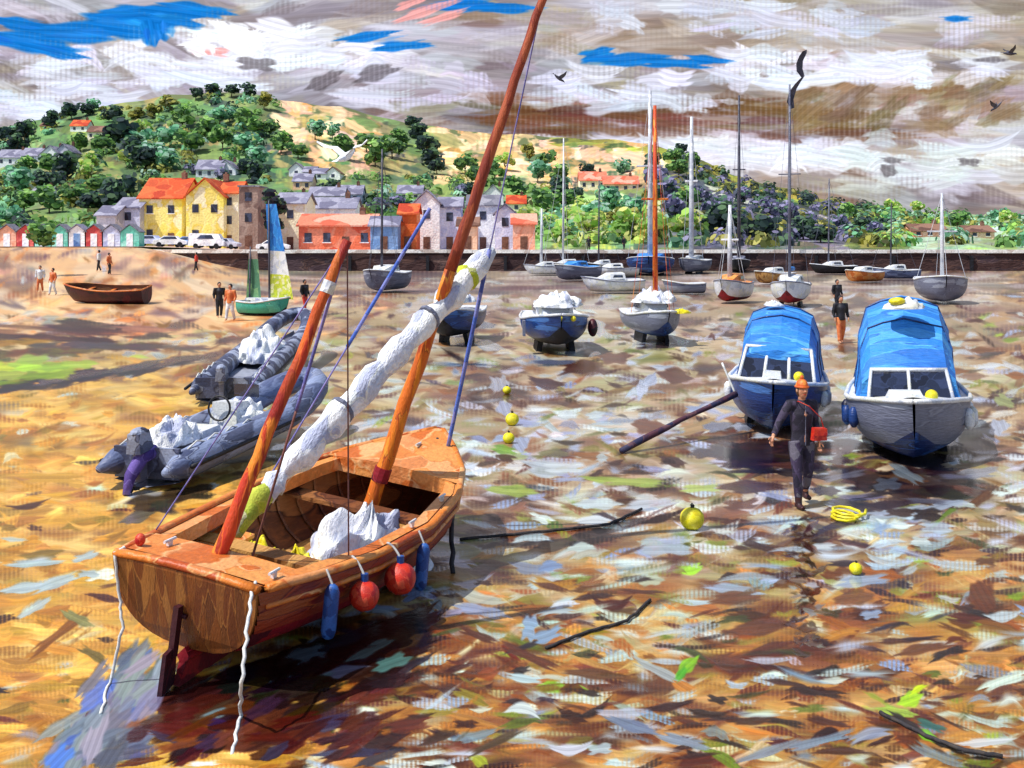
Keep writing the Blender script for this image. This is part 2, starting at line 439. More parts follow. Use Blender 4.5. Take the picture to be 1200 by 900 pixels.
    # placed marks, pale wet ones tinted with the sky's reflection: (px,py,len,wid,deg,colour,wet)
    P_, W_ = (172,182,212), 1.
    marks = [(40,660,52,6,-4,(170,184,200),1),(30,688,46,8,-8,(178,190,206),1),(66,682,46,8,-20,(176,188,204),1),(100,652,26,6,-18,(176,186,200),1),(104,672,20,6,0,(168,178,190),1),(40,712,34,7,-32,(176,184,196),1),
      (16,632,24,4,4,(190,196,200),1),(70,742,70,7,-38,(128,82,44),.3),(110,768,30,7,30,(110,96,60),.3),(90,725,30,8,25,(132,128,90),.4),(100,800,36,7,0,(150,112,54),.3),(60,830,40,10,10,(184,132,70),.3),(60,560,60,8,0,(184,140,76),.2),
      (180,590,50,16,-4,(84,70,60),.8),(220,578,50,12,-8,(78,64,56),.8),(160,606,30,9,-16,(120,110,100),.9),  # near inflatable's shadow, painted as dark strokes
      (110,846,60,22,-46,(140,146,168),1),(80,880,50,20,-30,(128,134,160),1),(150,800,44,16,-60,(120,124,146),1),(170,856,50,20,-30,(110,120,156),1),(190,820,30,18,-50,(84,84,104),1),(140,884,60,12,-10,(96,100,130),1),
      (250,826,60,20,-22,(34,22,40),.5),(330,800,80,20,-22,(22,20,46),.5),(400,770,60,18,-26,(30,22,44),.5),(300,860,80,22,-20,(96,54,44),.5),(380,840,70,22,-20,(92,60,56),1),(440,806,50,18,-20,(112,60,54),.5),(230,870,50,18,-24,(64,44,60),.5),  # orange hull's shadow pool, painted into the mud colour
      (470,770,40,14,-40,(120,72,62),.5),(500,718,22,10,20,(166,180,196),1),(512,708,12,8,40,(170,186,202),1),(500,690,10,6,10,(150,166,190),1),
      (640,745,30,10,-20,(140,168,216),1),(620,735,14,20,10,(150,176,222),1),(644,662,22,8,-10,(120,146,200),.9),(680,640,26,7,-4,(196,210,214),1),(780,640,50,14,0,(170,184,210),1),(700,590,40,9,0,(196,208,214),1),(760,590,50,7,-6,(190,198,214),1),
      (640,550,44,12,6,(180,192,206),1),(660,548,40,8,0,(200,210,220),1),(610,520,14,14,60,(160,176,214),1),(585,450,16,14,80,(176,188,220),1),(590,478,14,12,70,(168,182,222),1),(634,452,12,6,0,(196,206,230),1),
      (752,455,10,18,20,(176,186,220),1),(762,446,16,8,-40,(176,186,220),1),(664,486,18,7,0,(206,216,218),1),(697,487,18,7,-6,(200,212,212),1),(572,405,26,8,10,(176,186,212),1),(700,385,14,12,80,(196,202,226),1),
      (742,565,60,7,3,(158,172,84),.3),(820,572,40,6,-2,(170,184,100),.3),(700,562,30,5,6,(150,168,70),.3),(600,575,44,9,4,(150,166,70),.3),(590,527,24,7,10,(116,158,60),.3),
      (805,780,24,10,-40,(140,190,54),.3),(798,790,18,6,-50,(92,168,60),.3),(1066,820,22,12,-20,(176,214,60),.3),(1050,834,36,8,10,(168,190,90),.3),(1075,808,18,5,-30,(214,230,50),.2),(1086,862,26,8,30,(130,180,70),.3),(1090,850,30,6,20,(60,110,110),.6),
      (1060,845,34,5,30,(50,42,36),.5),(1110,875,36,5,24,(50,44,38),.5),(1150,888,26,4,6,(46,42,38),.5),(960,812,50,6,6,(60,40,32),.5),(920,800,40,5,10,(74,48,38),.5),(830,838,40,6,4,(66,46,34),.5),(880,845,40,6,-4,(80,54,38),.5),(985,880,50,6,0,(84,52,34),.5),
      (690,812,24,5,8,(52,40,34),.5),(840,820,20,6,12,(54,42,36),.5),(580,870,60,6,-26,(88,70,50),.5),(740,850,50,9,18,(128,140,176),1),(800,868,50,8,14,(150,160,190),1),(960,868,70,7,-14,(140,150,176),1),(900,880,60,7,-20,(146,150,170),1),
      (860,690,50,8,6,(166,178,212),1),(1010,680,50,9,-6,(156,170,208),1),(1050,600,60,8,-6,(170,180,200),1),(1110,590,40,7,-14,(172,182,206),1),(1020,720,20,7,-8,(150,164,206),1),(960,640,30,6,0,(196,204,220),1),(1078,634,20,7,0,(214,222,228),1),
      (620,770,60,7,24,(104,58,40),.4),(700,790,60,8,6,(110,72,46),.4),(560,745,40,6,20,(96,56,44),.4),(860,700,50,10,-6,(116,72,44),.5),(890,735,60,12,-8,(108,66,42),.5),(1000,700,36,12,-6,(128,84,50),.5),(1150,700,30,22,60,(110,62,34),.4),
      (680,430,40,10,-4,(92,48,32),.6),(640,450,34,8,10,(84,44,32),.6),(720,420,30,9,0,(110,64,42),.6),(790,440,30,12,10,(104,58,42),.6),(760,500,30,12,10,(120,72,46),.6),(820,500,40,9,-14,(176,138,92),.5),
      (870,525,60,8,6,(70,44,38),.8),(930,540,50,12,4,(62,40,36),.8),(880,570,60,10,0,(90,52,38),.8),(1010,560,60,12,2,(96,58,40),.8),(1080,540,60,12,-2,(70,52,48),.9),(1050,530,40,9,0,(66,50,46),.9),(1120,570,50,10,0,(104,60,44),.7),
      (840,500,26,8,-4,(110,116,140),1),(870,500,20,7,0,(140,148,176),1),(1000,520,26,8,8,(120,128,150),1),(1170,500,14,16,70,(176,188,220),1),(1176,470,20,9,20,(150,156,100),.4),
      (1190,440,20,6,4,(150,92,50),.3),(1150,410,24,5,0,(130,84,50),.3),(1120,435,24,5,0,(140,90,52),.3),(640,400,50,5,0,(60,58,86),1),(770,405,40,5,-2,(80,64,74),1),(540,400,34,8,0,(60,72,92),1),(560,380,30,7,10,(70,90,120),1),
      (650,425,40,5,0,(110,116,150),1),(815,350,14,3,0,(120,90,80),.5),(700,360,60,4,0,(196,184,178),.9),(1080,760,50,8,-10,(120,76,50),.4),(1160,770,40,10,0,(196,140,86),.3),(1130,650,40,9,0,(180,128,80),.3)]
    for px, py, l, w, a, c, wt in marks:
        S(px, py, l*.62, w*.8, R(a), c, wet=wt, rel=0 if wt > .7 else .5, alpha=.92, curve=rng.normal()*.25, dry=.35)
        if l > 30:
            for _ in range(2): S(px+rng.normal()*l*.3, py+rng.normal()*w*.4, l*.3, w*.35, R(a)+rng.normal()*.12, jit(c, .12), wet=wt, rel=.1, alpha=.7, dry=.8)
    # mirror-wet mud, darkened where the walker and two cruisers reflect; orange hull's painted shadow
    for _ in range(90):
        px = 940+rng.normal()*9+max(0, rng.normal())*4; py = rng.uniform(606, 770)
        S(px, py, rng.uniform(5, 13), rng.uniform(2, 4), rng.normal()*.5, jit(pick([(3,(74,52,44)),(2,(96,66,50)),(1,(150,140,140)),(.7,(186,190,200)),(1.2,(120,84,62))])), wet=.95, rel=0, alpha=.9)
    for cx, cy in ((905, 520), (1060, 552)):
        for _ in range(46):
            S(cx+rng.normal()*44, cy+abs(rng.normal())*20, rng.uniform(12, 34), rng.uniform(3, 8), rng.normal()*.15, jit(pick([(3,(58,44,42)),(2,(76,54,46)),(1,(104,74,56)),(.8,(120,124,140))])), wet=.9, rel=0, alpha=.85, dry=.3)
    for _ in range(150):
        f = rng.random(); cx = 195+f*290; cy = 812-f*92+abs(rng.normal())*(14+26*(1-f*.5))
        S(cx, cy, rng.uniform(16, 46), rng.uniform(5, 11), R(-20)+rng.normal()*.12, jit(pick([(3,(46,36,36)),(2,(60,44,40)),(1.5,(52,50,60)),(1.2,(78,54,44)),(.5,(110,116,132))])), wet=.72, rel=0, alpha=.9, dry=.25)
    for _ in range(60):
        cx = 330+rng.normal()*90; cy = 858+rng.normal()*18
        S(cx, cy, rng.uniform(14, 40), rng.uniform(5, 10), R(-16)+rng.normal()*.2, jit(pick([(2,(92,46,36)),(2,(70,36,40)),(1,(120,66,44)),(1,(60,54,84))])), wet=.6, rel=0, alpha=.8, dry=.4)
    for _ in range(60):   # pale pool at the near left corner of the frame
        f = rng.random(); cx = 75+f*95+rng.normal()*18; cy = 890-f*110+rng.normal()*14
        S(cx, cy, rng.uniform(14, 36), rng.uniform(6, 13), R(-48)+rng.normal()*.2, jit(pick([(3,(126,130,150)),(2,(104,108,134)),(1,(150,154,174)),(.5,(84,110,190))])), wet=.85, rel=0, alpha=.85, dry=.3)
    for _ in range(40):   # wide dusky strip on the beach at left
        S(rng.uniform(-200, 220), 388+rng.normal()*5, rng.uniform(18, 40), rng.uniform(2, 5), R(3), jit(pick([(2,(92,62,50)),(1,(60,40,44)),(1,(140,96,70))])), wet=.4, alpha=.8, dry=.5)
    rel = img[..., 4].copy(); wet = img[..., 3]
    wr = np.clip((520-pxs)/260, 0, 1)[None, :, None]*np.clip((pys-430)/60, 0, 1)[:, None, None]
    mid = np.clip((pxs-380)/200, 0, 1)[None, :, None]*np.clip((700-pys)/120, 0, 1)[:, None, None]
    near_ = np.clip((pys-620)/120, 0, 1)[:, None, None]
    grade(img, 1.02-.16*mid, 1.2, (1, 1, 1), 152)
    img[..., :3] *= np.array([.97, 1.015, .93])*(1-mid)+np.array([.99, 1.01, .99])*mid
    img[..., :3] *= 1-.06*near_*(pxs > 420)[None, :, None]
    img[..., :3] *= (1+wr*np.array([.06, .06, .07]))
    to_lin(img, ALB)
    # slightly darker where wet; pools already carry the sky's reflection in their colour
    img[..., :3] *= (1-.12*wet[..., None]**2)
    Yg = (HC*F/(pys-HY))
    P = np.zeros((H, W, 3), dtype=np.float32)
    P[..., 0] = Yg[:, None]*ts[None]; P[..., 1] = Yg[:, None]
    def smn(a, b, x): t = np.clip((x-a)/(b-a), 0, 1); return t*t*(3-2*t)
    lf = smn(-.19, -.36, ts)[None]; yy = Yg[:, None]
    z = smn(52, 126, yy)*(1.1+2.0*lf)*np.maximum(lf, smn(100, 128, yy)*.25)
    amp = .018*np.clip(14/yy, .25, 1.0)
    P[..., 2] = z+(rel*(1-wet)-.3)*amp
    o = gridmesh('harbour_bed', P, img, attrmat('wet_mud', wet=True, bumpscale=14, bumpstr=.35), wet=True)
    tag(o, kind='structure')
    # plain sheet that carries on past the frame
    g = MB(); Z = -.08
    g.grid([[(x, y, Z) for x in (-1500, -300, -60, 60, 300, 1500)] for y in (-300, -20, 60, 126)])
    tag(g.build('ground', paint('outer_sand', [(190,150,104),(150,110,72),(206,170,124),(120,84,56)], scale=1.2, rough=.7)), kind='structure')
ground()

# ================================================================== LAND behind the wall
def land():
    g = MB(); rows = []
    for y in np.linspace(128.6, 190, 14):
        rows.append([(t*y, y, 2.45+.75*sm(-.19, -.36, t)) for t in np.linspace(-.75, .75, 80)])
    g.grid(rows)
    tag(g.build('promenade', paint('promenade_paving', [(236,200,176),(222,180,150),(240,224,210),(206,160,140)], scale=.5, stretch=(.3,1,1), rough=.8), smooth=True), kind='structure')
land()

SIL = [(-260,168),(-100,160),(0,150),(60,137),(120,124),(200,112),(270,107),(330,117),(400,126),(450,138),(500,148),(560,155),(640,160),(700,163),(760,168),(800,180),(860,205),(900,216),(960,232),(1000,240),(1060,247),(1120,252),(1200,256),(1460,262)]
def sil(px): return float(np.interp(px, [a for a, _ in SIL], [b for _, b in SIL]))
HB = 293.0
def hill_pt(px, py, off=0):
    s = sil(px); r = min(1, max(0, (HB-py)/(HB-s)))
    Y = 186+r*(300 if px < 760 else 200)+12*math.sin(px*.021+r*5)*r
    return Vector(((px-600)*Y/F, Y, HC-(py-HY)*Y/F+off))
def hill():
    W, H = 1300, 230
    pxs = np.linspace(-260, 1460, W); rs = np.linspace(0, 1, H)
    img = np.zeros((H, W, 3), dtype=np.float32); silv = np.interp(pxs, [a for a, _ in SIL], [b for _, b in SIL])
    img[:] = (96,106,62)
    sx = W/1720
    def XY(px, py): return (px+260)*sx, (HB-py)/(HB-sil(px))*(H-1)
    def S(px, py, l, w, ang, col, **kw):
        x, y = XY(px, py); sy = (H-1)/(HB-sil(px))
        stroke(img, x, y, l*sx, w*sy, -ang, col, **kw)
    gr = [(3,(98,132,74)),(2.5,(128,152,82)),(2,(72,102,70)),(1.5,(128,146,72)),(1.5,(40,60,54)),(1,(146,134,80)),(.8,(120,160,100)),(.6,(168,150,104)),(.6,(88,84,50))]
    ochre = [(3,(240,194,142)),(2,(248,212,172)),(1.6,(222,168,100)),(.6,(190,140,70)),(1.4,(236,174,146)),(.5,(150,132,62))]
    cliff = [(3,(84,80,100)),(2.4,(108,104,128)),(1.6,(52,56,66)),(1.4,(60,84,64)),(1,(136,130,146)),(.6,(196,200,180)),(.8,(108,140,80))]
    bright = [(3,(140,180,104)),(2,(168,200,120)),(2,(98,140,88)),(1,(190,206,80)),(1,(200,212,160))]
    pale = [(3,(150,176,140)),(2,(176,198,170)),(1.6,(128,150,84)),(1,(196,206,200)),(1,(112,128,100)),(1,(156,196,90))]
    for i in range(3600):
        px = rng.uniform(-260, 1460); s = sil(px); py = rng.uniform(s-1, HB); rel = (py-s)/(HB-s)
        p = gr
        if 330 < px < 780 and rel < .42+.06*math.sin(px*.05) and not (440 < px < 505 and rel < .5): p = ochre if rng.random() < .8 else gr
        elif 740 < px < 990 and rel > .22: p = cliff if rng.random() < .78 else gr
        elif 620 < px < 790 and rel > .5: p = bright
        elif px > 1060: p = pale
        elif px > 760: p = [(2,(130,144,54)),(2,(98,112,44)),(1,(160,140,60)),(1,(64,78,40))]
        S(px, py, rng.uniform(5, 20), rng.uniform(3, 8.5), rng.normal()*.6-.1, jit(pick(p), .08), alpha=rng.uniform(.6, .97), dry=rng.choice([0,.6,1.]), curve=rng.normal()*.5)
    for _ in range(110):   # mossy rim running down to the right
        px = rng.uniform(640, 1120); py = sil(px)+rng.uniform(1, 9)
        S(px, py, rng.uniform(8, 18), 3.0, -R(12), jit(pick([(2,(132,134,40)),(2,(96,96,34)),(1,(168,156,60)),(1,(70,76,38)),(1,(150,170,56))])), alpha=.9, dry=.6)
    for _ in range(34): S(rng.uniform(1030,1110), rng.uniform(243,262), 9, 4, -R(10), jit((150,180,60)), alpha=.9)
    for px, py in [(845,228),(868,236),(893,243),(905,240),(920,246),(838,220),(815,250),(950,262),(868,262)]:
        S(px, py, 9, 4, R(70)+rng.normal()*.2, (196,202,180), alpha=.9, dry=.4)
    to_lin(img, ALB*1.22)
    P = np.zeros((H+6, W, 3), dtype=np.float32)
    for j, r in enumerate(rs):
        py = HB-(HB-silv)*r
        Y = 186+r*np.where(pxs < 760, 300, 200)+12*np.sin(pxs*.021+r*5)*r
        ns = .9*np.sin(pxs*.09+r*9)*np.sin(r*21+pxs*.03)*r
        P[j, :, 0] = (pxs-600)*Y/F; P[j, :, 1] = Y; P[j, :, 2] = HC-(py-HY)*Y/F+ns*.6
    for k in range(6):
        j = H+k; d = 10*(k+1)**1.6
        P[j] = P[H-1]; P[j, :, 1] += d; P[j, :, 0] *= 1+d/480; P[j, :, 2] -= .18*d+k*.3
    img2 = np.concatenate([img, np.repeat(img[-1:], 6, 0)], 0)
    # blend step between the two depth settings at px 760 is hidden by smoothing the columns
    ker = np.ones(61)/61
    for j in range(H+6):
        y = P[j, :, 1]; yp = np.convolve(np.pad(y, 30, mode='edge'), ker, mode='valid')
        f = yp/np.maximum(y, 1)
        P[j, :, 0] *= f; P[j, :, 2] = HC+(P[j, :, 2]-HC)*f; P[j, :, 1] = yp
    o = gridmesh('hills', P, img2, attrmat('hillside', rough=.9, bumpscale=.5, bumpstr=.5))
    tag(o, kind='structure')
hill()

# ================================================================== WORLD, SUN, CAMERA
w = bpy.data.worlds.new('World'); scene.world = w; w.use_nodes = True
nt = w.node_tree; bg = nt.nodes['Background']
SE, SA = 58, -116        # sun elevation, azimuth from +Y toward +X (negative: left)
st = N(nt, 'ShaderNodeTexSky', sky_type='NISHITA'); st.sun_disc = False
st.sun_elevation = R(SE); st.sun_rotation = R(SA)
nt.links.new(st.outputs[0], bg.inputs[0]); bg.inputs[1].default_value = .15
sl = bpy.data.lights.new('sun', 'SUN'); sl.energy = 5.0; sl.angle = R(.6); sl.color = (1, .955, .88)
so = bpy.data.objects.new('sun', sl); COL.objects.link(so)
sd = Vector((math.sin(R(SA))*math.cos(R(SE)), math.cos(R(SA))*math.cos(R(SE)), math.sin(R(SE))))
so.rotation_euler = sd.to_track_quat('Z', 'Y').to_euler()
cd = bpy.data.cameras.new('camera'); cam = bpy.data.objects.new('camera', cd); COL.objects.link(cam)
cam.location = (0, 0, HC); cam.rotation_euler = (R(90), 0, 0)
cd.sensor_width = 36; cd.lens = 36*F/1200; cd.shift_y = -(450-HY)/1200; cd.clip_end = 6000; cd.clip_start = .1
scene.camera = cam
scene.view_settings.view_transform = 'Standard'; scene.view_settings.look = 'None'; scene.view_settings.exposure = 0
# ================================================================== SMALL HELPERS
def curve_pts(a, b, n=10, sag=0.0, wob=0.0, seed=1):
    rr = random.Random(seed); a, b = Vector(a), Vector(b); out = []
    for i in range(n+1):
        f = i/n; p = a.lerp(b, f); p.z -= sag*4*f*(1-f)
        if 0 < i < n and wob: p += Vector((rr.uniform(-wob, wob), rr.uniform(-wob, wob), 0))
        out.append(p)
    return out
def interp(x, xs, ys): return float(np.interp(x, xs, ys))

# palettes
M_ = dict(
  hull_o = lambda: paint('varnished_planks', [(158,52,28),(112,22,28),(176,70,32),(92,16,30),(190,96,40),(132,26,30)], scale=3.2, stretch=(1.2,.3,3), rough=.5, bump=.35, warp=.2),
  hull_r = lambda: paint('red_bottom_paint', [(150,16,36),(112,12,30),(176,34,40),(86,14,30)], scale=3, rough=.55),
  transom = lambda: paint('transom_varnish', [(150,84,32),(116,60,24),(176,108,46),(96,46,20),(190,126,60),(132,70,30)], scale=6, stretch=(2.4,1,.35), rough=.5, bump=.4, warp=.2),
  rail = lambda: paint('orange_rail', [(232,130,44),(246,164,84),(214,104,34),(250,186,120),(196,84,28)], scale=3.4, stretch=(1,.5,1), rough=.45, bump=.4),
  deck = lambda: paint('orange_deck', [(244,164,88),(232,132,56),(250,190,128),(216,112,44)], scale=3.2, stretch=(1,.7,1), rough=.5, bump=.4),
  inner = lambda: paint('dark_inside_planks', [(110,58,26),(84,40,20),(146,84,40),(66,32,20),(170,110,60)], scale=2.6, stretch=(1,.4,1.6), rough=.6, bump=.4),
  floor = lambda: paint('floor_boards', [(214,160,90),(190,132,66),(230,184,116),(150,98,48)], scale=3, stretch=(2,.4,1), rough=.6, bump=.4),
  mast_o = lambda: paint('orange_spar', [(240,140,30),(206,86,24),(250,164,50),(150,52,22),(220,110,26)], scale=11, stretch=(1.2,1.2,.22), rough=.55, bump=.8, alb=.9),
  mast_r = lambda: paint('rust_spar', [(150,58,34),(170,74,42),(132,44,28),(186,92,54)], scale=10, stretch=(1.2,1.2,.2), rough=.6, bump=.8),
  mast_red = lambda: paint('red_spar', [(200,56,26),(232,110,30),(156,36,26),(240,140,40)], scale=9, stretch=(1.2,1.2,.22), rough=.55, bump=.8, alb=.9),
  sail = lambda: paint('white_canvas', [(255,255,255),(246,248,254),(230,234,248),(254,254,254),(206,212,234),(244,246,236),(186,192,218)], alb=.92, scale=5, stretch=(1.6,.45,.6), rough=.85, bump=1.0),
  sailg = lambda: paint('lime_canvas', [(206,220,60),(230,232,90),(170,190,60),(240,240,180)], scale=7, rough=.85, bump=.8),
  blue_line = lambda: paint('blue_rope', [(72,108,206),(96,130,224),(60,84,180),(130,140,214)], scale=6, rough=.6),
  lilac_line = lambda: paint('lilac_rope', [(128,124,196),(150,140,206),(104,104,180)], scale=6, rough=.6),
  brown_line = lambda: paint('brown_rope', [(122,74,66),(100,56,50),(140,92,86)], scale=6, rough=.7),
  white_rope = lambda: paint('white_rope', [(232,232,228),(206,210,214),(244,244,240)], scale=20, rough=.8),
  dark_rope = lambda: paint('dark_rope', [(56,52,56),(74,66,62),(42,40,46)], scale=20, rough=.8),
  fender_r = lambda: paint('red_fender', [(232,60,36),(214,40,34),(244,96,64),(196,30,34)], scale=16, rough=.4, bump=.5),
  fender_b = lambda: paint('blue_fender', [(34,82,160),(26,60,128),(60,112,196)], scale=14, rough=.4, bump=.5),
  yellow = lambda: paint('yellow_plastic', [(240,226,20),(250,240,70),(220,200,20)], scale=14, rough=.5, bump=.4, alb=.85),
  navy = lambda: paint('navy_paint', [(30,64,132),(20,38,88),(44,92,172),(26,28,60),(70,116,186)], scale=2.6, stretch=(.5,.25,2.6), rough=.35, bump=.35),
  black = lambda: paint('black_rubber', [(26,26,34),(40,40,52),(18,18,24)], scale=6, rough=.6),
  tube = lambda: paint('rib_tube', [(96,108,146),(132,146,184),(70,78,112),(172,184,214),(52,54,84),(150,164,200)], scale=3, stretch=(1.2,.4,1.4), rough=.5, bump=.4),
  tubed = lambda: paint('rib_tube_dark', [(62,70,100),(96,106,140),(40,42,66),(160,170,196)], scale=4, rough=.5, bump=.4),
  white = lambda: paint('white_gelcoat', [(240,242,246),(220,226,240),(250,250,250),(196,204,222),(232,232,220)], scale=4, rough=.4, bump=.35),
  grey = lambda: paint('grey_hull', [(120,124,146),(104,108,132),(146,150,170),(88,90,114),(164,170,188)], scale=2.4, stretch=(.5,.25,2.4), rough=.45, bump=.35),
  tarp = lambda: paint('blue_tarp', [(34,116,200),(60,150,228),(26,84,166),(96,180,240),(44,130,214)], scale=2.6, stretch=(.4,2.2,1), rough=.55, bump=.6, alb=.95),
  tarp2 = lambda: paint('bright_blue_tarp', [(50,140,224),(84,170,238),(36,104,190),(44,128,214)], scale=2.4, stretch=(.4,2.2,1), rough=.55, bump=.6, alb=.95),
  glass = lambda: paint('dark_window', [(34,40,60),(50,60,90),(24,26,40)], scale=5, rough=.12, bump=.05, spec=.8),
  lilac = lambda: paint('lilac_cloth', [(110,88,170),(140,120,200),(84,62,140)], scale=6, rough=.8),
  teal = lambda: paint('teal_hull', [(60,180,160),(40,150,140),(90,205,180)], scale=2, rough=.45),
  maroon = lambda: paint('maroon_hull', [(70,22,34),(48,18,32),(96,30,40),(36,18,34)], scale=1.5, rough=.5),
  metal = lambda: paint('grey_spar', [(110,114,136),(130,134,152),(88,90,112)], scale=2, rough=.4),
  whspar = lambda: paint('white_spar', [(236,238,244),(214,220,232),(196,200,214)], scale=2, rough=.4),
  dkspar = lambda: paint('dark_spar', [(76,76,92),(60,58,72),(94,94,110)], scale=2, rough=.5),
)
def M(k): return M_[k]()

# ================================================================== FOREGROUND BOAT
def main_boat():
    hx, hy = .300, .954
    rz = -math.atan2(hx, hy)
    b = thing('sailing_boat', (-2.72, 8.72, -.03), 'orange varnished wooden sailing boat with two raked masts aground in the foreground', 'sailing boat', rot=(0, R(8), rz))
    bpy.context.view_layer.update()
    MW = Matrix.Translation(b.location) @ Euler((0, R(8), rz)).to_matrix().to_4x4(); MI = MW.inverted()
    WL = lambda p: MI @ Vector(p)
    Lb = 5.4
    S_ = [0, .12, .3, .5, .68, .82, .93, 1.0]
    hb = lambda s: interp(s, S_, [.67, .80, .95, 1.02, .93, .69, .34, .035])
    zs = lambda s: interp(s, S_, [.98, .93, .88, .88, .94, 1.03, 1.13, 1.22])
    zk = lambda s: interp(s, S_, [.30, .24, .17, .13, .13, .16, .24, .42])
    NS = 34
    def sec(s, t, off=0, inset=0):
        h = hb(s); k = .62 if s < .7 else .62+(s-.7)*1.1
        x = h*(1-(1-t)**2.3)**k if t < 1 else h
        x = max(0, x+off-inset); z = zk(s)+(zs(s)-zk(s))*t**1.35
        y = s*Lb + (.10*(1-t) if s == 0 else 0) + (-.30*(1-t)*max(0, (s-.85)/.15))
        return Vector((x, y-.12*(1-s)**6*t, z))
    smid = lambda a, n: [i/n*a for i in range(n+1)]
    SS = [i/NS for i in range(NS+1)]
    nst = 9; cut = 5
    def strakes(a, bb):
        m = MB()
        for sd in (-1, 1):
            for i in range(a, bb):
                t0, t1 = i/nst, (i+1)/nst
                rows = []
                for (t, off) in ((t0, 0), (t0+.001, .022), ((t0+t1)/2, .012), (t1, .002)):
                    rows.append([(lambda p: (p.x*sd, p.y, p.z))(sec(s, t, off if s < 1 else 0)) for s in SS])
                m.grid(rows, flip=(sd > 0))
        return m
    strakes(cut, nst).build('hull', M('hull_o'), b, smooth=False)
    strakes(0, cut).build('hull_bottom', M('hull_r'), b)
    # inside skin
    m = MB()
    for sd in (-1, 1):
        rows = [[(lambda p: (p.x*sd, p.y, p.z+.03))(sec(s, t, 0, .05 if s < .97 else .02)) for s in SS] for t in [i/10 for i in range(11)]]
        m.grid(rows, flip=(sd < 0))
    m.build('inner_planking', M('inner'), b, smooth=True)
    for k in range(12):
        s = .07+k*.068
        mm = MB()
        T_ = [-.97,-.8,-.6,-.4,-.25,-.1,0,.1,.25,.4,.6,.8,.97]
        mm.tube([(lambda p: (p.x*(1 if t > 0 else -1), s*Lb, p.z+.04))(sec(s, abs(t), 0, .065)) for t in T_], .018, 4)
        mm.build('rib', M('inner'), b)
    # transom
    m = MB(); prof = [sec(0, i/12) for i in range(13)]
    ring = [(-p.x, p.y-.03, p.z) for p in prof[::-1]] + [(p.x, p.y-.03, p.z) for p in prof[1:]]
    ring2 = [(x, y+.07, z) for x, y, z in ring]
    n = len(ring); top = .03
    # crowned top edge
    crown = [(x, ring[0][1], zs(0)+top*(1-(x/hb(0))**2)) for x in np.linspace(hb(0), -hb(0), 9)[1:-1]]
    r1 = ring+crown; r2 = [(x, y+.07, z) for x, y, z in r1]; n = len(r1)
    m.add(r1+r2, [tuple(range(n))[::-1], tuple(range(n, 2*n))]+[(i, (i+1) % n, n+(i+1) % n, n+i) for i in range(n)])
    tr = m.build('transom', M('transom'), b)
    m = MB(); m.tube([(x, ring[0][1]+.03, z+.03) for x, y, z in [(-hb(0), 0, zs(0))]+[(c[0], 0, c[2]) for c in crown[::-1]]+[(hb(0), 0, zs(0))]], .05, 6, flat=.7)
    m.build('transom_cap', M('rail'), b, smooth=True)
    # side decks, after deck, foredeck
    for sd in (-1, 1):
        m = MB(); rows = [[], [], [], []]
        for s in SS:
            h = hb(s); wv = min(.17, h*.6)
            e = Vector((h*sd, s*Lb, zs(s)+.015))
            rows[0].append((e.x, e.y, e.z)); rows[1].append(((h-wv)*sd, e.y, e.z+.012))
            rows[2].append(((h-wv-.005)*sd, e.y, e.z-.13)); rows[3].append(((h-wv-.012)*sd, e.y, e.z-.13))
        m.grid(rows, flip=sd < 0); m.build('side_deck', M('deck'), b, smooth=False)
        m = MB(); m.tube([(hb(s)*sd+.012*sd, s*Lb, zs(s)+.012) for s in SS], .045, 6, flat=.8)
        m.build('gunwale', M('rail'), b, smooth=True)
        m = MB(); m.tube([((hb(s)+.02)*sd, s*Lb, zs(s)-.13) for s in SS], .026, 6); m.build('rubbing_strake', M('rail'), b, smooth=True)
    def deckpart(s0, s1, name, cam_=.05):
        m = MB(); rows = []
        for k in range(9):
            s = s0+(s1-s0)*k/8; h = hb(s)-.02
            rows.append([(x*h, s*Lb, zs(s)+.035+cam_*(1-x*x)*min(1, h)) for x in np.linspace(-1, 1, 9)])
        m.grid(rows)
        se = s0 if s0 > .5 else s1
        h = hb(se)-.08
        m.grid([[(x*h, se*Lb, zs(se)+.034+cam_*(1-x*x)) for x in np.linspace(-1, 1, 9)], [(x*h, se*Lb, zs(se)-.12) for x in np.linspace(-1, 1, 9)]])
        return m.build(name, M('deck'), b, smooth=False)
    deckpart(.73, .995, 'foredeck'); deckpart(.0, .1, 'after_deck', .02)
    # floor, thwarts
    m = MB(); rows = []
    for s in [i/16*.8+.03 for i in range(17)]:
        h = sec(s, .22).x-.06; rows.append([(x*h, s*Lb, zk(s)+.16) for x in np.linspace(-1, 1, 9)])
    m.grid(rows); m.build('floor', M('floor'), b)
    for s, wd, z in ((.26, .24, -.2), (.60, .26, -.2)):
        m = MB(); h = hb(s)-.08; m.box((0, s*Lb, zs(s)+z), (2*h, wd, .045)); m.build('thwart', M('inner' if s > .3 else 'floor'), b)
    m = MB(); rows = []
    for s in [.1+.06*i for i in range(5)]:
        h = hb(s)-.1; rows.append([(-h, s*Lb, zs(s)-.2), (-h+.36, s*Lb, zs(s)-.2), (-h+.36, s*Lb, zs(s)-.24)])
    m.grid(rows, flip=True); m.build('side_bench', M('deck'), b)
    # keel, stem, skeg, rudder
    m = MB(); m.tube([(0, s*Lb+(-.3*max(0, (s-.85)/.15)), zk(s)-.045) for s in SS], .06, 4, flat=1.3); m.tube([(0, Lb-.3, .36), (0, Lb-.06, .75), (0, Lb+.03, 1.25)], .045, 6)
    m.build('keel', M('hull_r'), b)
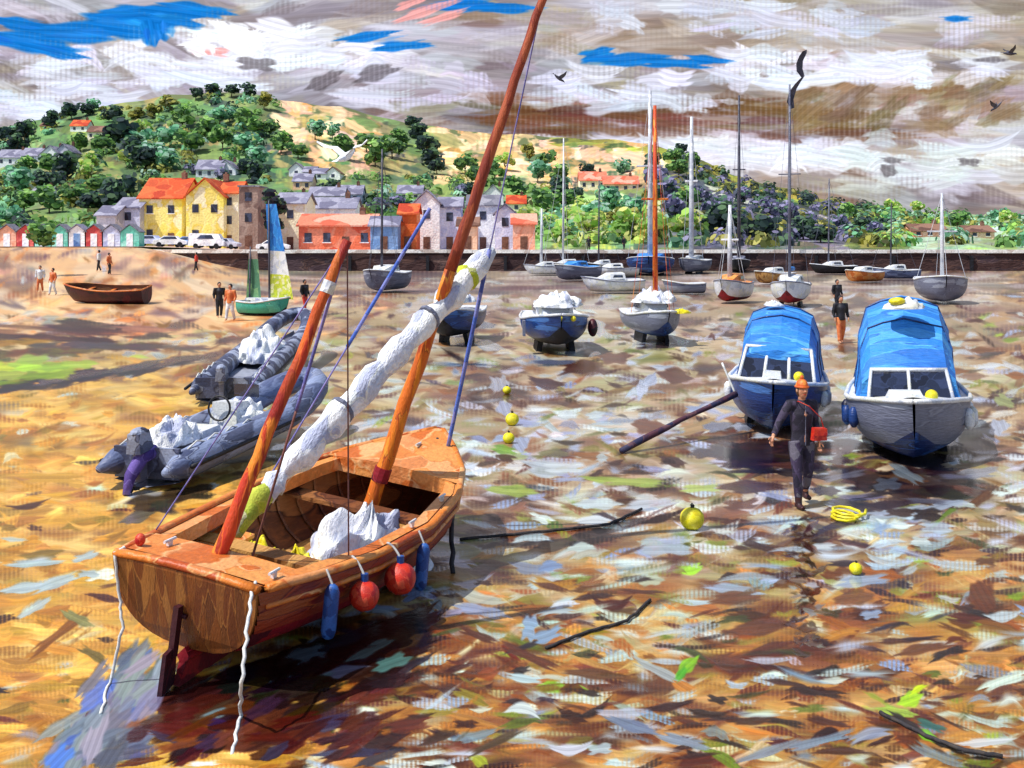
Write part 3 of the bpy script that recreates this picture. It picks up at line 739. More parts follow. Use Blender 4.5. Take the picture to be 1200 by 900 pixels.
    m = MB(); m.add([(.03,.02,.30),(.03,.9,.22),(.03,.9,.03),(.03,-.05,.03),(-.03,.02,.30),(-.03,.9,.22),(-.03,.9,.03),(-.03,-.05,.03)], [(0,1,2,3),(7,6,5,4),(0,4,5,1),(1,5,6,2),(2,6,7,3),(3,7,4,0)])
    m.build('skeg', M('hull_r'), b)
    m = MB(); m.box((-.03, -.15, .20), (.04, .24, .34), rot=(R(4), 0, R(10)), taper=.8); m.box((-.03, -.11, .50), (.05, .07, .42)); m.tube([(-.09,-.07,.62),(.03,-.07,.62)], .02, 6)
    m.build('rudder', M('maroon'), b)
    # masts
    def spar(a, c, r0, r1, name, mat, n=14, wob=.012):
        pts = curve_pts(a, c, n, 0, wob, seed=len(name)); rs = [r0+(r1-r0)*i/n for i in range(n+1)]
        m = MB(); m.tube(pts, rs, 10, jit=.08); return m.build(name, mat, b, smooth=True)
    top2 = WL(A(637, -6, 12.2)); bot2 = Vector((-.13, 3.60, .28))
    split = bot2.lerp(top2, .49)
    mast = spar(bot2, split, .088, .070, 'mast', M('mast_o'))
    o = spar(split, top2+(top2-split).normalized()*.25, .072, .044, 'upper_mast', M('mast_r')); o.parent = mast
    m = MB(); m.tube([bot2.lerp(top2, .10), bot2.lerp(top2, .125)], .10, 10); m.build('mast_collar', M('hull_r'), mast)
    top1 = WL(A(407, 282, 9.6)); bot1 = WL(A(243, 672, 9.05)); bot1.z -= .1
    mz = spar(bot1, top1, .068, .044, 'mizzen_mast', M('mast_red'))
    m = MB(); m.tube([bot1.lerp(top1, .84), bot1.lerp(top1, .875)], .062, 10); m.build('white_band', M('white'), mz)
    # furled sail on its yard
    ya, yb = WL(A(268, 622, 9.75)), WL(A(578, 292, 13.0))
    m = MB(); m.tube([ya, yb], .03, 8)
    yard = m.build('yard', M('white'), b)
    def bundle(f0, f1, r, name, mat, seed, n=26):
        rr = random.Random(seed); m = MB(); pts = []; rs = []
        for i in range(n+1):
            f = f0+(f1-f0)*i/n; p = ya.lerp(yb, f); p = p+Vector((rr.uniform(-.02,.02), rr.uniform(-.02,.02), -.03+rr.uniform(-.02,.02)))
            pts.append(p); rs.append(r*(.65+.45*abs(math.sin(i*.9+seed))+.15*rr.random())*(1 if 0 < i < n else .35))
        m.tube(pts, rs, 14, flat=1.25, jit=.22); return m.build(name, mat, yard, smooth=True)
    bundle(.0, .13, .085, 'sail_cover', M('sailg'), 3, 8); bundle(.10, .17, .09, 'furled_sail', M('sail'), 5, 6)
    bundle(.16, 1.0, .12, 'furled_sail', M('sail'), 9)
    bundle(.86, .92, .125, 'sail_tie', M('sailg'), 4, 4)
    for f in (.36, .7):
        m = MB(); p = ya.lerp(yb, f); d = (yb-ya).normalized()*.02; m.tube([p-d, p+d], .135, 12, flat=1.2); m.build('sail_tie', M('grey'), yard)
    # stays and lines
    def line(a, c, r, mat, name='stay', sag=0):
        m = MB(); m.tube(curve_pts(a, c, 16, sag), r, 6); return m.build(name, mat, b, smooth=True)
    bow_s = Vector((.30, 4.95, 1.12))
    line(bow_s, bow_s.lerp(top2, .46), .026, M('blue_line')); line(bow_s.lerp(top2, .46), top2, .009, M('lilac_line'))
    pp = Vector((-hb(.5)+.05, .52*Lb, zs(.5)+.03)); tt = bot2.lerp(top2, .9)
    line(pp, pp.lerp(tt, .30), .01, M('lilac_line')); line(pp.lerp(tt, .30), pp.lerp(tt, .62), .021, M('blue_line'))
    line((-.18, 1.15, .4), Vector((-.18,1.15,.4)).lerp(top1, .52), .012, M('brown_line')); line(Vector((-.18,1.15,.4)).lerp(top1, .52), top1, .016, M('lilac_line'))
    line((-hb(.12), .6, .98), top1, .008, M('lilac_line'))
    line((hb(.2)-.05, .22*Lb, .95), top1, .007, M('brown_line'))
    # stern light
    m = MB(); m.ball((-.62, .12, 1.06), .045, sc=(1,1,1.2)); m.box((-.62, .12, 1.01), (.03, .03, .06)); m.build('stern_light', M('fender_r'), b)
    m = MB()
    for x, y in ((.62, .2), (-.45, .3), (hb(.45)-.09, .45*Lb), (hb(.62)-.09, .62*Lb), (0, 4.7)):
        z = zs(y/Lb)+.05; m.tube([(x, y-.08, z+.04), (x, y+.08, z+.04)], .014, 6); m.box((x, y, z+.01), (.03, .05, .05))
        m.build('cleat', M('white'), b) ; m = MB()
    return b, MW, hb, zs, Lb
boat, BW, hb, zs, Lb = main_boat()
BWp = lambda p: BW @ Vector(p)

# heap of white sail, yellow bags in the boat
def crumple(c, r, sc, seed, fold=.3, nu=64, nv=34):
    m = MB(); rr = random.Random(seed); ph = [rr.random()*6 for _ in range(12)]; vs = []
    rows = []
    for j in range(nv+1):
        row = []
        v = math.pi*.5*j/nv
        for i in range(nu+1):
            u = 2*math.pi*i/nu
            k = 1+fold*(math.sin(3*u+ph[0]+2*math.sin(v*3+ph[1]))*.45+abs(math.sin(4*u+ph[2]+v*4))*.4+abs(math.sin(7*u-v*6+ph[3]))*.28+.2*math.sin(15*u+9*v+ph[4]))
            x, y, z = math.sin(v)*math.cos(u)*sc[0], math.sin(v)*math.sin(u)*sc[1], math.cos(v)*sc[2]*(1+.25*math.sin(5*u+ph[5])*math.sin(v*5+ph[6]))
            row.append((c[0]+x*r*k, c[1]+y*r*k, c[2]+z*r*k*(.9+.2*math.sin(9*x+ph[7])*math.sin(8*y+ph[8]))))
        rows.append(row)
    m.grid(rows, flip=True); return m
def in_boat(m, name, mat, label, cat, group=None, smooth=True):
    o = m.build(name, mat, None, smooth=smooth); o.matrix_world = BW; return tag(o, label, cat, group)
in_boat(crumple((.30, 2.78, .26), .62, (.85, 1.15, .72), 4), 'sail_heap', M('sail'), 'crumpled heap of white sailcloth lying amidships in the orange boat', 'sailcloth')
in_boat(crumple((-.46, 1.75, .42), .25, (1.15, .9, .8), 8, .2), 'canvas_bag', M('yellow'), 'small yellow bag on the boat floor nearest the stern', 'bag')
in_boat(crumple((-.02, 1.80, .42), .22, (1, 1.1, .8), 12, .2), 'canvas_bag', M('yellow'), 'small yellow bag on the boat floor beside the white sail heap', 'bag')
in_boat(crumple((-.2, 1.9, .30), .46, (1, 1.0, .4), 15, .2), 'folded_tarpaulin', M('floor'), 'tan folded tarpaulin spread on the boat floor between the bags', 'tarpaulin')

# fenders over the starboard side
def fender_round(s, label, r=.135, drop=.26):
    p = BWp((hb(s)+.05+r*.75, s*Lb, zs(s)-drop))
    t = thing('ball_fender', p, label, 'fender', 'fenders hanging over the side of the orange boat')
    m = MB(); m.ball((0,0,0), r, 18, 12, noise=.03); m.build('ball', M('fender_r'), t, smooth=True)
    m = MB(); m.tube([(0,0,r*.9), (0,0,r+.06)], .035, 8); m.build('eye', M('fender_b'), t)
    q = BWp((hb(s)-.02, s*Lb, zs(s)+.06)); m = MB(); m.tube(curve_pts((0,0,r+.04), q-p, 6, -.03), .011, 6); m.build('lanyard', M('white_rope'), t)
    m = MB()
    for a in range(5): m.tube([(math.cos(a*1.3)*r*.5, -r*.93+.01*a, math.sin(a*1.3)*r*.5), (math.cos(a*1.3)*r*.2, -r*1.02, math.sin(a*1.3)*r*.2)], .012, 5)
    return t
fender_round(.215, 'red ball fender hanging on the boat side, nearer the stern'); fender_round(.325, 'red ball fender hanging on the boat side, nearer the bow', r=.15, drop=.24)
def fender_long(s, label):
    p = BWp((hb(s)+.12, s*Lb, zs(s)-.30))
    t = thing('sausage_fender', p, label, 'fender', 'fenders hanging over the side of the orange boat', rot=(R(3), R(6), 0))
    m = MB(); m.tube([(0,0,z) for z in (-.24,-.22,-.17,.17,.22,.24)], [.02,.05,.065,.065,.045,.02], 12); m.build('cylinder', M('fender_b'), t, smooth=True)
    q = BWp((hb(s), s*Lb, zs(s)+.04)); m = MB(); m.tube([(0,0,.23), q-p], .01, 6); m.build('lanyard', M('white_rope'), t)
fender_long(.13, 'long blue fender hanging on the boat side left of the red balls')
fender_long(.43, 'long blue fender hanging on the boat side right of the red balls')
# ropes hanging from the stern corners
def rope(pts, r, mat, name, label, cat='rope', group=None):
    m = MB(); P = []
    for i in range(len(pts)-1):
        a, c = Vector(pts[i]), Vector(pts[i+1])
        for k in range(6): P.append(a.lerp(c, k/6)+Vector((rnd.uniform(-r,r), rnd.uniform(-r,r), 0))*.8)
    P.append(Vector(pts[-1])); m.tube(P, r, 6)
    return tag(m.build(name, mat, smooth=True), label, cat, group)
c1 = BWp((-.67, -.10, 1.02)); c2 = BWp((.60, -.08, 1.03))
rope([c1+Vector((.06,.02,.02)), c1+Vector((0,-.06,0)), A(141, 700, 8.75), A(144, 735, 8.7), G(128, 800), G(118, 836)], .013, M('white_rope'), 'mooring_rope', 'white mooring rope hanging from the left corner of the transom', group='white ropes hanging from the stern')
rope([c2+Vector((0,.06,0)), c2+Vector((0,-.06,-.02)), A(289, 740, 7.95), A(284, 800, 7.75), G(282, 838), G(272, 884)], .014, M('white_rope'), 'mooring_rope', 'white mooring rope hanging from the right corner of the transom', group='white ropes hanging from the stern')
bb = BWp((.1, 5.1, 1.18))
rope([bb, bb+Vector((.08,-.3,-.25)), A(530, 600, 12.3), G(531, 672)], .028, M('dark_rope'), 'mooring_chain', 'dark mooring chain dropping from the bow to the mud', 'chain')
rope([G(540,634)+Vector((0,0,.02)), G(600,628)+Vector((0,0,.02)), G(660,622)+Vector((0,0,.02)), G(715,616)+Vector((0,0,.02)), G(752,598)+Vector((0,0,.02))], .018, M('dark_rope'), 'ground_rope', 'dark rope lying across the mud right of the bow', 'rope')
rope([G(1030,838)+Vector((0,0,.02)), G(1080,862)+Vector((0,0,.02)), G(1120,880)+Vector((0,0,.02)), G(1175,890)+Vector((0,0,.02))], .016, M('dark_rope'), 'ground_rope', 'dark rope on the mud in the near right corner', 'rope')
rope([G(640,762)+Vector((0,0,.02)), G(690,742)+Vector((0,0,.02)), G(735,730)+Vector((0,0,.02)), G(762,705)+Vector((0,0,.02))], .015, M('dark_rope'), 'ground_rope', 'short dark rope on the brown mud in front of the yellow buoy', 'rope')

# ================================================================== BUOYS
def buoy(px, py, r, label, sc=1):
    g = G(px, py+r*.9, 0); rr = r*g.y/F
    t = thing('mooring_buoy', (g.x, g.y, rr*.85), label, 'buoy', 'yellow mooring buoys on the mud')
    m = MB(); m.ball((0,0,0), rr, 18, 12, sc=(1,1,.95), noise=.04, seed=int(px)); m.build('float', M('yellow'), t, smooth=True)
    m = MB(); m.tube([(0,0,rr*.88), (.01,0,rr*1.15)], rr*.16, 8); m.tube([(-rr*.15,0,rr*1.1), (0,0,rr*1.3), (rr*.15,0,rr*1.1)], rr*.05, 6); m.build('mooring_eye', M('black'), t)
buoy(811, 607, 14, 'large yellow ball buoy on the mud in front of the walking person')
buoy(600, 491, 8, 'yellow buoy far up the mud, above its smaller neighbour')
buoy(596, 513, 7, 'small yellow buoy just below another yellow buoy')
buoy(1003, 666, 7.5, 'small yellow buoy on the right, nearest the viewer')
buoy(594, 457, 5, 'tiny yellow buoy farthest off among the mud pools')
def buoy_rope(px, py):
    g = G(px, py, 0); P = []
    for i in range(26): a = i*.75; P.append(g+Vector((math.cos(a)*.12*(1+i*.03)+i*.008, math.sin(a)*.2*(1+i*.02)+i*.012, .02+.002*i)))
    m = MB(); m.tube(P, .02, 6); tag(m.build('rope_coil', M('yellow'), smooth=True), 'tangled coil of yellow rope on the mud right of the person', 'rope')
buoy_rope(986, 610)
# ================================================================== GENERIC HULL
def hull_fn(L, B, H, tr=.82, sheer=.22, draft=0.0, full=1.0):
    S_ = [0, .2, .45, .65, .8, .92, 1.0]; Bv = [tr, .95, 1.0, .92, .7, .36, .02]
    hb_ = lambda s: interp(s, S_, Bv)*B/2
    zs_ = lambda s: H*(1-.06*math.sin(math.pi*min(1, s*1.3)))+sheer*max(0, (s-.4)/.6)**1.6
    zk_ = lambda s: draft+interp(s, [0, .7, .88, 1], [.02, .02, .12, .5])*H
    def sec_(s, t, off=0):
        h = hb_(s); x = h*(1-(1-t)**2.6)**(.55*full+.9*max(0, s-.6))
        return Vector((x+off, s*L-(.32*(1-t)*H if s > .85 else 0)*((s-.85)/.15 if s > .85 else 0), zk_(s)+(zs_(s)-zk_(s))*t**1.2))
    return hb_, zs_, zk_, sec_
def add_hull(t, L, B, H, hullmat, botmat, railmat, split=.35, nm='hull', deckmat=None, open_=False, **kw):
    hb_, zs_, zk_, sec_ = hull_fn(L, B, H, **kw)
    SS = [i/18 for i in range(19)]
    def strip(t0, t1, n, off=0):
        m = MB(); T = [t0+(t1-t0)*i/n for i in range(n+1)]
        for sd in (-1, 1):
            m.grid([[(lambda p: (p.x*sd, p.y, p.z))(sec_(s, q)) for s in SS] for q in T], flip=sd > 0)
        ring = [(-sec_(0, q).x, 0, sec_(0, q).z) for q in T[::-1]]+[(sec_(0, q).x, 0, sec_(0, q).z) for q in T]
        m.add(ring, [tuple(range(len(ring)))[::-1]])
        return m
    if botmat is not None:
        strip(0, split, 4).build('hull_bottom', botmat, t, smooth=True)
        strip(split, 1, 6).build(nm, hullmat, t, smooth=True)
    else: strip(0, 1, 9).build(nm, hullmat, t, smooth=True)
    m = MB()
    for sd in (-1, 1): m.tube([(hb_(s)*sd, s*L, zs_(s)) for s in SS], .045*min(1, B/1.6), 6)
    m.tube([(-hb_(0), 0, zs_(0)), (hb_(0), 0, zs_(0))], .04*min(1, B/1.6), 6)
    m.build('gunwale', railmat, t, smooth=True)
    if open_:
        m = MB()
        for sd in (-1, 1):
            m.grid([[(lambda p: (p.x*.93*sd, p.y+.04*(1-2*s), p.z+.04))(sec_(s, q)) for s in SS] for q in [i/6 for i in range(7)]], flip=sd < 0)
        m.build('inner_planking', open_, t, smooth=True)
        for s in (.2, .45, .7):
            m = MB(); m.box((0, s*L, zs_(s)-.14*H/.7), (hb_(s)*1.9, .2, .04)); m.build('thwart', railmat, t)
    elif deckmat:
        m = MB(); rows = []
        for s in SS[:-1]: rows.append([(x*hb_(s), s*L, zs_(s)-.01+.07*(1-x*x)) for x in np.linspace(-1, 1, 7)])
        m.grid(rows); m.build('deck', deckmat, t, smooth=True)
    return hb_, zs_, zk_, sec_
def outboard(t, x, y, z, cowl, s=1.0):
    e = MB(); e.box((x, y-.18*s, z+.30*s), (.30*s, .42*s, .36*s), rot=(R(6),0,0), taper=.78); e.ball((x, y-.18*s, z+.46*s), .19*s, 12, 8, sc=(.75,1.05,.5))
    o = e.build('outboard_engine', cowl, t)
    e = MB(); e.box((x, y-.16*s, z-.12*s), (.12*s, .2*s, .6*s), taper=1.2); e.box((x, y-.22*s, z-.5*s), (.1*s, .34*s, .1*s)); e.build('engine_leg', M('grey'), o)
    e = MB()
    for k in range(3):
        a = k*2.094; e.box((x+math.cos(a)*.08*s, y-.42*s, z-.5*s+math.sin(a)*.08*s), (.11*s, .02*s, .06*s), rot=(0, -a, .4))
    e.build('propeller', M('black'), o)

# ================================================================== INFLATABLES
def rib(px, py, bow_px, bow_py, label, B=1.55, r=.23, tm='tube', engine='tubed', console=True, cover=False):
    a = G(px, py, 0); c = G(bow_px, bow_py, 0); d = (c-a); L = d.length; rz = -math.atan2(d.x, d.y)
    t = thing('inflatable_boat', (a.x, a.y, -.01), label, 'inflatable boat', 'grey inflatable boats drawn up beside the orange boat', rot=(R(3), 0, rz))
    path = []
    hw = B/2-r
    for f in np.linspace(0, 1, 9): path.append(Vector((-hw, -.35+f*(L*.66), r+.12+.05*f)))
    for k in range(1, 12):
        a_ = math.pi*(k/12); path.append(Vector((-hw*math.cos(a_), -.35+L*.66+math.sin(a_)**.8*L*.34, r+.17+.30*math.sin(a_))))
    for f in np.linspace(1, 0, 9): path.append(Vector((hw, -.35+f*(L*.66), r+.12+.05*f)))
    rs = [r]*len(path); rs[0] = rs[-1] = r*.25; rs[1] = rs[-2] = r*.92
    m = MB(); m.tube(path, rs, 16); m.build('tube', M(tm), t, smooth=True)
    for sd in (-1, 1):
        m = MB(); m.tube([(sd*(hw+r*.96), y, r+.14) for y in np.linspace(0, L*.6, 8)], .035, 6); m.build('rubbing_strip', M('black'), t, smooth=True)
        m = MB(); m.tube([(sd*(hw+.03), .2+.25*k, r*2+.11+(.07 if k % 2 else 0)) for k in range(9)], .014, 5); m.build('grab_line', M('white_rope'), t, smooth=True)
    m = MB(); rows = []
    for s in np.linspace(0, 1, 12):
        w_ = hw*min(1, (1-s)*2.4+.05); rows.append([(x*w_, s*L*.9, .02+.10*abs(x)+.35*max(0, s-.6)) for x in (-1, -.5, 0, .5, 1)])
    m.grid(rows, flip=False); m.build('hull', M('grey'), t, smooth=True)
    m = MB(); m.grid([[(x, y, .22) for x in (-hw, hw)] for y in np.linspace(.02, L*.75, 4)]); m.build('floor', M('grey'), t)
    m = MB(); m.box((0, .04, .38), (hw*2, .06, .46)); m.build('transom', M('tubed'), t)
    outboard(t, 0, 0, .5, M(engine), .8)
    if console:
        m = MB(); m.box((0, L*.42, .52), (.55, .5, .62), rot=(R(-6),0,0), taper=.8); o = m.build('console', M('white'), t)
        m = MB(); m.tube([(.2*math.cos(q), L*.42-.33+.03*math.sin(q), .78+.2*math.sin(q)) for q in np.linspace(0, 6.283, 17)], .018, 6); m.build('steering_wheel', M('black'), o)
        m = MB(); m.box((0, L*.25, .42), (.5, .55, .36), taper=.9); m.build('seat', M('white'), t)
        m = MB(); m.grid([[(x, L*.52, z) for x in (-.24, .24)] for z in (.8, 1.02)]); m.build('windscreen', M('glass'), o)
    if cover:
        m = crumple((0, L*.40, .36), .95, (.62, 1.35, .62), 23, .17); m.build('cover', M('sail'), t, smooth=True)
    return t, L
t1, L1 = rib(172, 572, 372, 498, 'grey inflatable boat nearest the viewer, its stern pointing down to the left')
# loose things in the near inflatable
T1 = Matrix.Translation(t1.location) @ t1.rotation_euler.to_matrix().to_4x4()
def place(m, name, mat, T, label, cat, group=None):
    o = m.build(name, mat, smooth=True); o.matrix_world = T; return tag(o, label, cat, group)
place(crumple((-.1, .85, .50), .36, (.9, 1.0, .9), 31, .3, 40, 20), 'white_bundle', M('sail'), T1, 'white cloth bundle heaped in the stern of the nearest inflatable', 'bundle')
m_ = MB(); m_.tube([(.1,.1,.55), (.02,-.15,.5), (-.02,-.35,.28), (0,-.5,.05)], [.10,.11,.09,.05], 10, jit=.2)
place(m_, 'lilac_cloth', M('lilac'), T1, 'lilac towel draped over the stern of the nearest inflatable', 'towel')
place(crumple((.1, 2.6, .50), .34, (1, 1.2, .7), 37, .3, 40, 20), 'white_bundle', M('sail'), T1, 'white cloth bundle towards the bow of the nearest inflatable', 'bundle')
rib(262, 474, 352, 412, 'inflatable boat with a heaped white cover behind the nearest inflatable', tm='tubed', console=False, cover=True, B=1.7)

# ================================================================== BLUE-COVERED CRUISERS
def arch(w, h, n=9, p=.55, ridge=.12):
    out = []
    for k in range(n):
        x = -1+2*k/(n-1); out.append((x*w*(1 if abs(x) < .99 else 1), h*(1-abs(x)**2.6*.62)+ridge*(1-abs(x))))
    return out
def tent(t, y0, y1, z0, w, prof, name, mat, seed=1, side=None):
    """canvas cover: prof = list of (f, height, width factor)"""
    rr = random.Random(seed); m = MB(); rows = []
    n = 16
    for i in range(n+1):
        f = i/n; h = interp(f, [p[0] for p in prof], [p[1] for p in prof]); wf = interp(f, [p[0] for p in prof], [p[2] for p in prof])
        row = [(-w*wf*1.04, y0+(y1-y0)*f, z0)]
        for x, zf in ((-1, .30), (-.97, .62), (-.78, .90), (-.45, .97), (0, 1.02), (.45, .97), (.78, .90), (.97, .62), (1, .30)):
            zz = z0+h*zf+rr.uniform(-.02, .02)-.045*abs(math.sin(f*9.4))*(1.2-abs(x))
            row.append((x*w*wf*.94+rr.uniform(-.012,.012), y0+(y1-y0)*f+rr.uniform(-.015,.015), zz))
        row.append((w*wf*1.04, y0+(y1-y0)*f, z0)); rows.append(row)
    m.grid(rows)
    for r_ in (rows[0], rows[-1]): m.add(r_, [tuple(range(len(r_)))])
    o = m.build(name, mat, t, smooth=False)
    for f in (.12, .42, .72):      # lashings over the cover
        i = int(f*n); mm = MB(); mm.tube([Vector(p)+Vector((0, 0, .015)) for p in rows[i]], .016, 5); mm.build('lashing', M('navy'), o, smooth=True)
    return o
def cruiser1():
    a = G(906, 512, 0)
    rz = R(180-16)
    t = thing('motor_cruiser', (a.x+1.15, a.y+4.1, 0), 'navy hulled motor cruiser under a blue canvas cover, left of the pair', 'motor boat', 'blue covered motor cruisers on the mud', rot=(0, R(-3), rz))
    L, B, H = 4.9, 1.95, .88
    hb_, zs_, zk_, sec_ = add_hull(t, L, B, H, M('navy'), None, M('white'), deckmat=M('white'), draft=.05)
    m = MB(); m.box((0, L*.52, H+.18), (B*.72, 1.0, .42), taper=.82); m.build('cabin', M('white'), t)
    m = MB(); rows = [[(x*.72, L*.70-.0, H+.05) for x in (-1,-.5,0,.5,1)], [(x*.62, L*.58, H+.62) for x in (-1,-.5,0,.5,1)]]
    m.grid(rows); fr = m.build('windscreen', M('glass'), t)
    m = MB()
    for x in (-1, -.33, .33, 1): m.tube([(x*.72, L*.70+.01, H+.05), (x*.62, L*.58+.01, H+.64)], .035, 6)
    m.tube([(-.64, L*.58, H+.64), (.64, L*.58, H+.64)], .04, 6); m.build('windscreen_frame', M('white'), fr, smooth=True)
    tent(t, -.05, L*.62, H-.05, B*.47, [(0, 1.0, .96), (.3, 1.42, .92), (.62, 1.38, .88), (1, .66, .84)], 'cover', M('tarp'), 5)
    m = crumple((.2, L*.28, H+1.38), .16, (1.2, 1, .6), 5, .2, 24, 12); m.build('cover_patch', M('white'), t, smooth=True)
    m = MB(); m.box((.05, L*.80, H+.22), (.34, .34, .16), taper=.8); m.build('deck_hatch', M('white'), t)
    m = MB(); m.ball((-.42, L*.74, H+.2), .1, 10, 8); m.build('deck_light', M('yellow'), t, smooth=True)
    for sd in (-1, 1):
        for s in (.3, .5, .66):
            m = MB(); m.tube([(hb_(s)*sd*1.03, s*L, zs_(s)-.42+.06*k) for k in range(6)], [.03,.07,.075,.075,.07,.03], 8); m.build('side_fender', M('white'), t, smooth=True)
    outboard(t, 0, -.02, H-.35, M('black'))
    m = MB()
    for sd in (-1, 1): m.box((sd*.5, L*.42, .06), (.1, 1.6, .26), taper=.7)
    m.build('bilge_keel', M('black'), t)
    return t
def cruiser2():
    a = G(1062, 548, 0)
    t = thing('motor_cruiser', (a.x+1.50, a.y+4.2, 0), 'grey hulled motor cruiser under a tall bright blue cover, rightmost of the pair', 'motor boat', 'blue covered motor cruisers on the mud', rot=(0, R(2), R(180-18)))
    L, B, H = 5.0, 2.1, .92
    hb_, zs_, zk_, sec_ = add_hull(t, L, B, H, M('grey'), M('navy'), M('white'), deckmat=M('white'), draft=.03, split=.3)
    tent(t, -.05, L*.66, H-.05, B*.46, [(0, 1.4, .92), (.3, 1.72, .90), (.6, 1.55, .88), (1, .52, .86)], 'cover', M('tarp2'), 9)
    m = MB(); m.grid([[(x*.66, L*.75, H+.10) for x in (-1, 0, 1)], [(x*.60, L*.655, H+.50) for x in (-1, 0, 1)]]); fr = m.build('windscreen', M('glass'), t)
    m = MB()
    for x in (-1, 0, 1): m.tube([(x*.66, L*.75+.01, H+.10), (x*.60, L*.655+.01, H+.52)], .03, 6)
    m.tube([(-.62, L*.655, H+.52), (.62, L*.655, H+.52)], .04, 6); m.build('windscreen_frame', M('white'), fr, smooth=True)
    m = crumple((.0, L*.5, H+1.52), .30, (1.1, .9, .5), 14, .15, 28, 14); m.build('folded_canvas', M('white'), t, smooth=True)
    m = MB(); m.ball((.12, L*.53, H+1.66), .12, 10, 8, sc=(1.2, 1, .6)); m.build('yellow_pad', M('yellow'), t, smooth=True)
    m = MB(); m.box((.1, L*.83, H+.22), (.6, .32, .12), taper=.8); m.build('deck_hatch', M('white'), t)
    m = MB(); m.ball((-.3, L*.86, H+.22), .1, 10, 8); m.build('deck_light', M('yellow'), t, smooth=True)
    for sd in (-1, 1):
        for s in (.35, .55, .7):
            m = MB(); m.tube([(hb_(s)*sd*1.03, s*L, zs_(s)-.5+.07*k) for k in range(6)], [.03,.08,.085,.085,.08,.03], 8); m.build('side_fender', M('white' if sd < 0 else 'navy'), t, smooth=True)
    outboard(t, 0, -.02, H-.35, M('black'))
    m = MB()
    for sd in (-1, 1): m.box((sd*.55, L*.42, .06), (.12, 1.6, .28), taper=.7)
    m.build('bilge_keel', M('black'), t)
cruiser1(); cruiser2()
# timber prop running from the cruiser's bow down to the mud
p0, p1 = G(728, 532, 0)+Vector((0,0,.05)), A(862, 462, 20.2)
m = MB(); m.tube(curve_pts(p0, p1, 8, -.02, .015, 3), [.055+.01*math.sin(k) for k in range(9)], 8)
tag(m.build('mooring_pole', paint('purple_timber', [(92,52,66),(62,44,70),(120,80,84),(50,50,84)], scale=5, stretch=(1,1,1), rough=.7), smooth=True), 'long dark pole slanting from the mud up to the bow of the left cruiser', 'pole')
m = MB(); m.tube(curve_pts(p1, A(846, 425, 20.4), 6, 0), .02, 6)
tag(m.build('mooring_rope', M('white_rope'), smooth=True), 'pale rope from the left cruiser bow to the top of the dark pole', 'rope')

# ================================================================== BILGE-KEEL BOATS IN THE MIDDLE
def keelboat(px, py, L, B, H, rz, label, hull='navy', bottom='black', top='white', group='moored boats standing on their keels across the middle', mast=None, cabin=True, extra=None, lift=.25, cover=None, boom=True, mastmat='metal', sc=1):
    a = G(px, py)
    ry = R(rz)
    off = Vector((-math.sin(ry), math.cos(ry), 0))*(-L*.5 if abs(rz) < 90 else -L*.5)
    k_ = L*.5*abs(math.cos(ry)); loc = Vector((a.x*(1+k_/a.y), a.y+k_, a.z))+off
    t = thing('moored_boat', loc, label, 'boat', group, rot=(0, 0 if mast else R(rnd.uniform(-2, 2)), ry))
    hb_, zs_, zk_, sec_ = add_hull(t, L, B, H, M(hull), M(bottom) if bottom else None, M('white' if hull != 'white' else 'grey'), deckmat=M(top), draft=lift, split=.3)
    if cabin:
        m = MB(); z = H+.05; rows = []
        for s, h, w_ in ((.30, .05, .66), (.32, .48, .62), (.55, .44, .58), (.72, .05, .4)):
            rows.append([(-w_*hb_(s), s*L, z)]+[(x*w_*hb_(s), s*L, z+h*(1-.14*abs(x)**2)) for x in (-.92, -.5, 0, .5, .92)]+[(w_*hb_(s), s*L, z)])
        m.grid(rows); m.add(rows[0], [tuple(range(7))]); o = m.build('cabin', M(top), t)
        for sd in (-1, 1):
            m = MB(); w_ = .63
            m.add([(sd*(w_*hb_(.4)+.015), .35*L, z+.14), (sd*(w_*hb_(.4)+.015), .52*L, z+.14), (sd*(w_*hb_(.4)-.01), .50*L, z+.32), (sd*(w_*hb_(.4)-.01), .36*L, z+.32)], [(0,1,2,3)]); m.build('window', M('glass'), o)
        m = MB(); m.box((0, .298*L, z+.2), (.3, .03, .34)); m.build('hatch', M('glass'), o)
    if lift > .1:
        for sd in (-1, 1):
            m = MB(); m.box((sd*B*.24, L*.45, lift*.6), (.14*B/1.8, L*.26, lift*1.4), rot=(0, R(-10*sd), 0), taper=1.1); m.build('bilge_keel', M('black'), t)
        m = MB(); m.box((0, L*.06, lift*.9), (.05, .3, lift*1.6)); m.build('rudder', M('black'), t)
    if mast:
        h, mm, r_ = mast; mk = M(mm)
        m = MB(); m.tube([(0, L*.58, H*.8), (0, L*.57, H+(h-H)*.5), (0, L*.565, h)], [r_, r_*.9, r_*.6], 8); o = m.build('mast', mk, t, smooth=True)
        m = MB(); m.tube([(-B*.28, L*.57, H+(h-H)*.55), (B*.28, L*.57, H+(h-H)*.55)], r_*.4, 5); m.build('spreader', mk, o)
        if boom:
            m = MB(); m.tube([(0, L*.56, H+.75), (0, L*.05, H+.7)], r_*.8, 6); bo = m.build('boom', mk, t, smooth=True)
            m = MB(); m.tube(curve_pts((0, L*.55, H+.86), (0, L*.08, H+.8), 8, 0, .03), [.05]+[.13]*7+[.04], 8, jit=.25); m.build('furled_sail', M(cover or 'sail'), bo, smooth=True)
        for tgt in ((0, L*.99, zs_(1)), (B*.46, L*.5, H), (-B*.46, L*.5, H), (0, .02, H)):
            m = MB(); m.tube([tgt, (0, L*.565, h*.985)], .008 if a.y < 60 else .014, 4); m.build('stay', mk, o)
    if extra: extra(t, L, B, H, hb_, zs_)
    return t
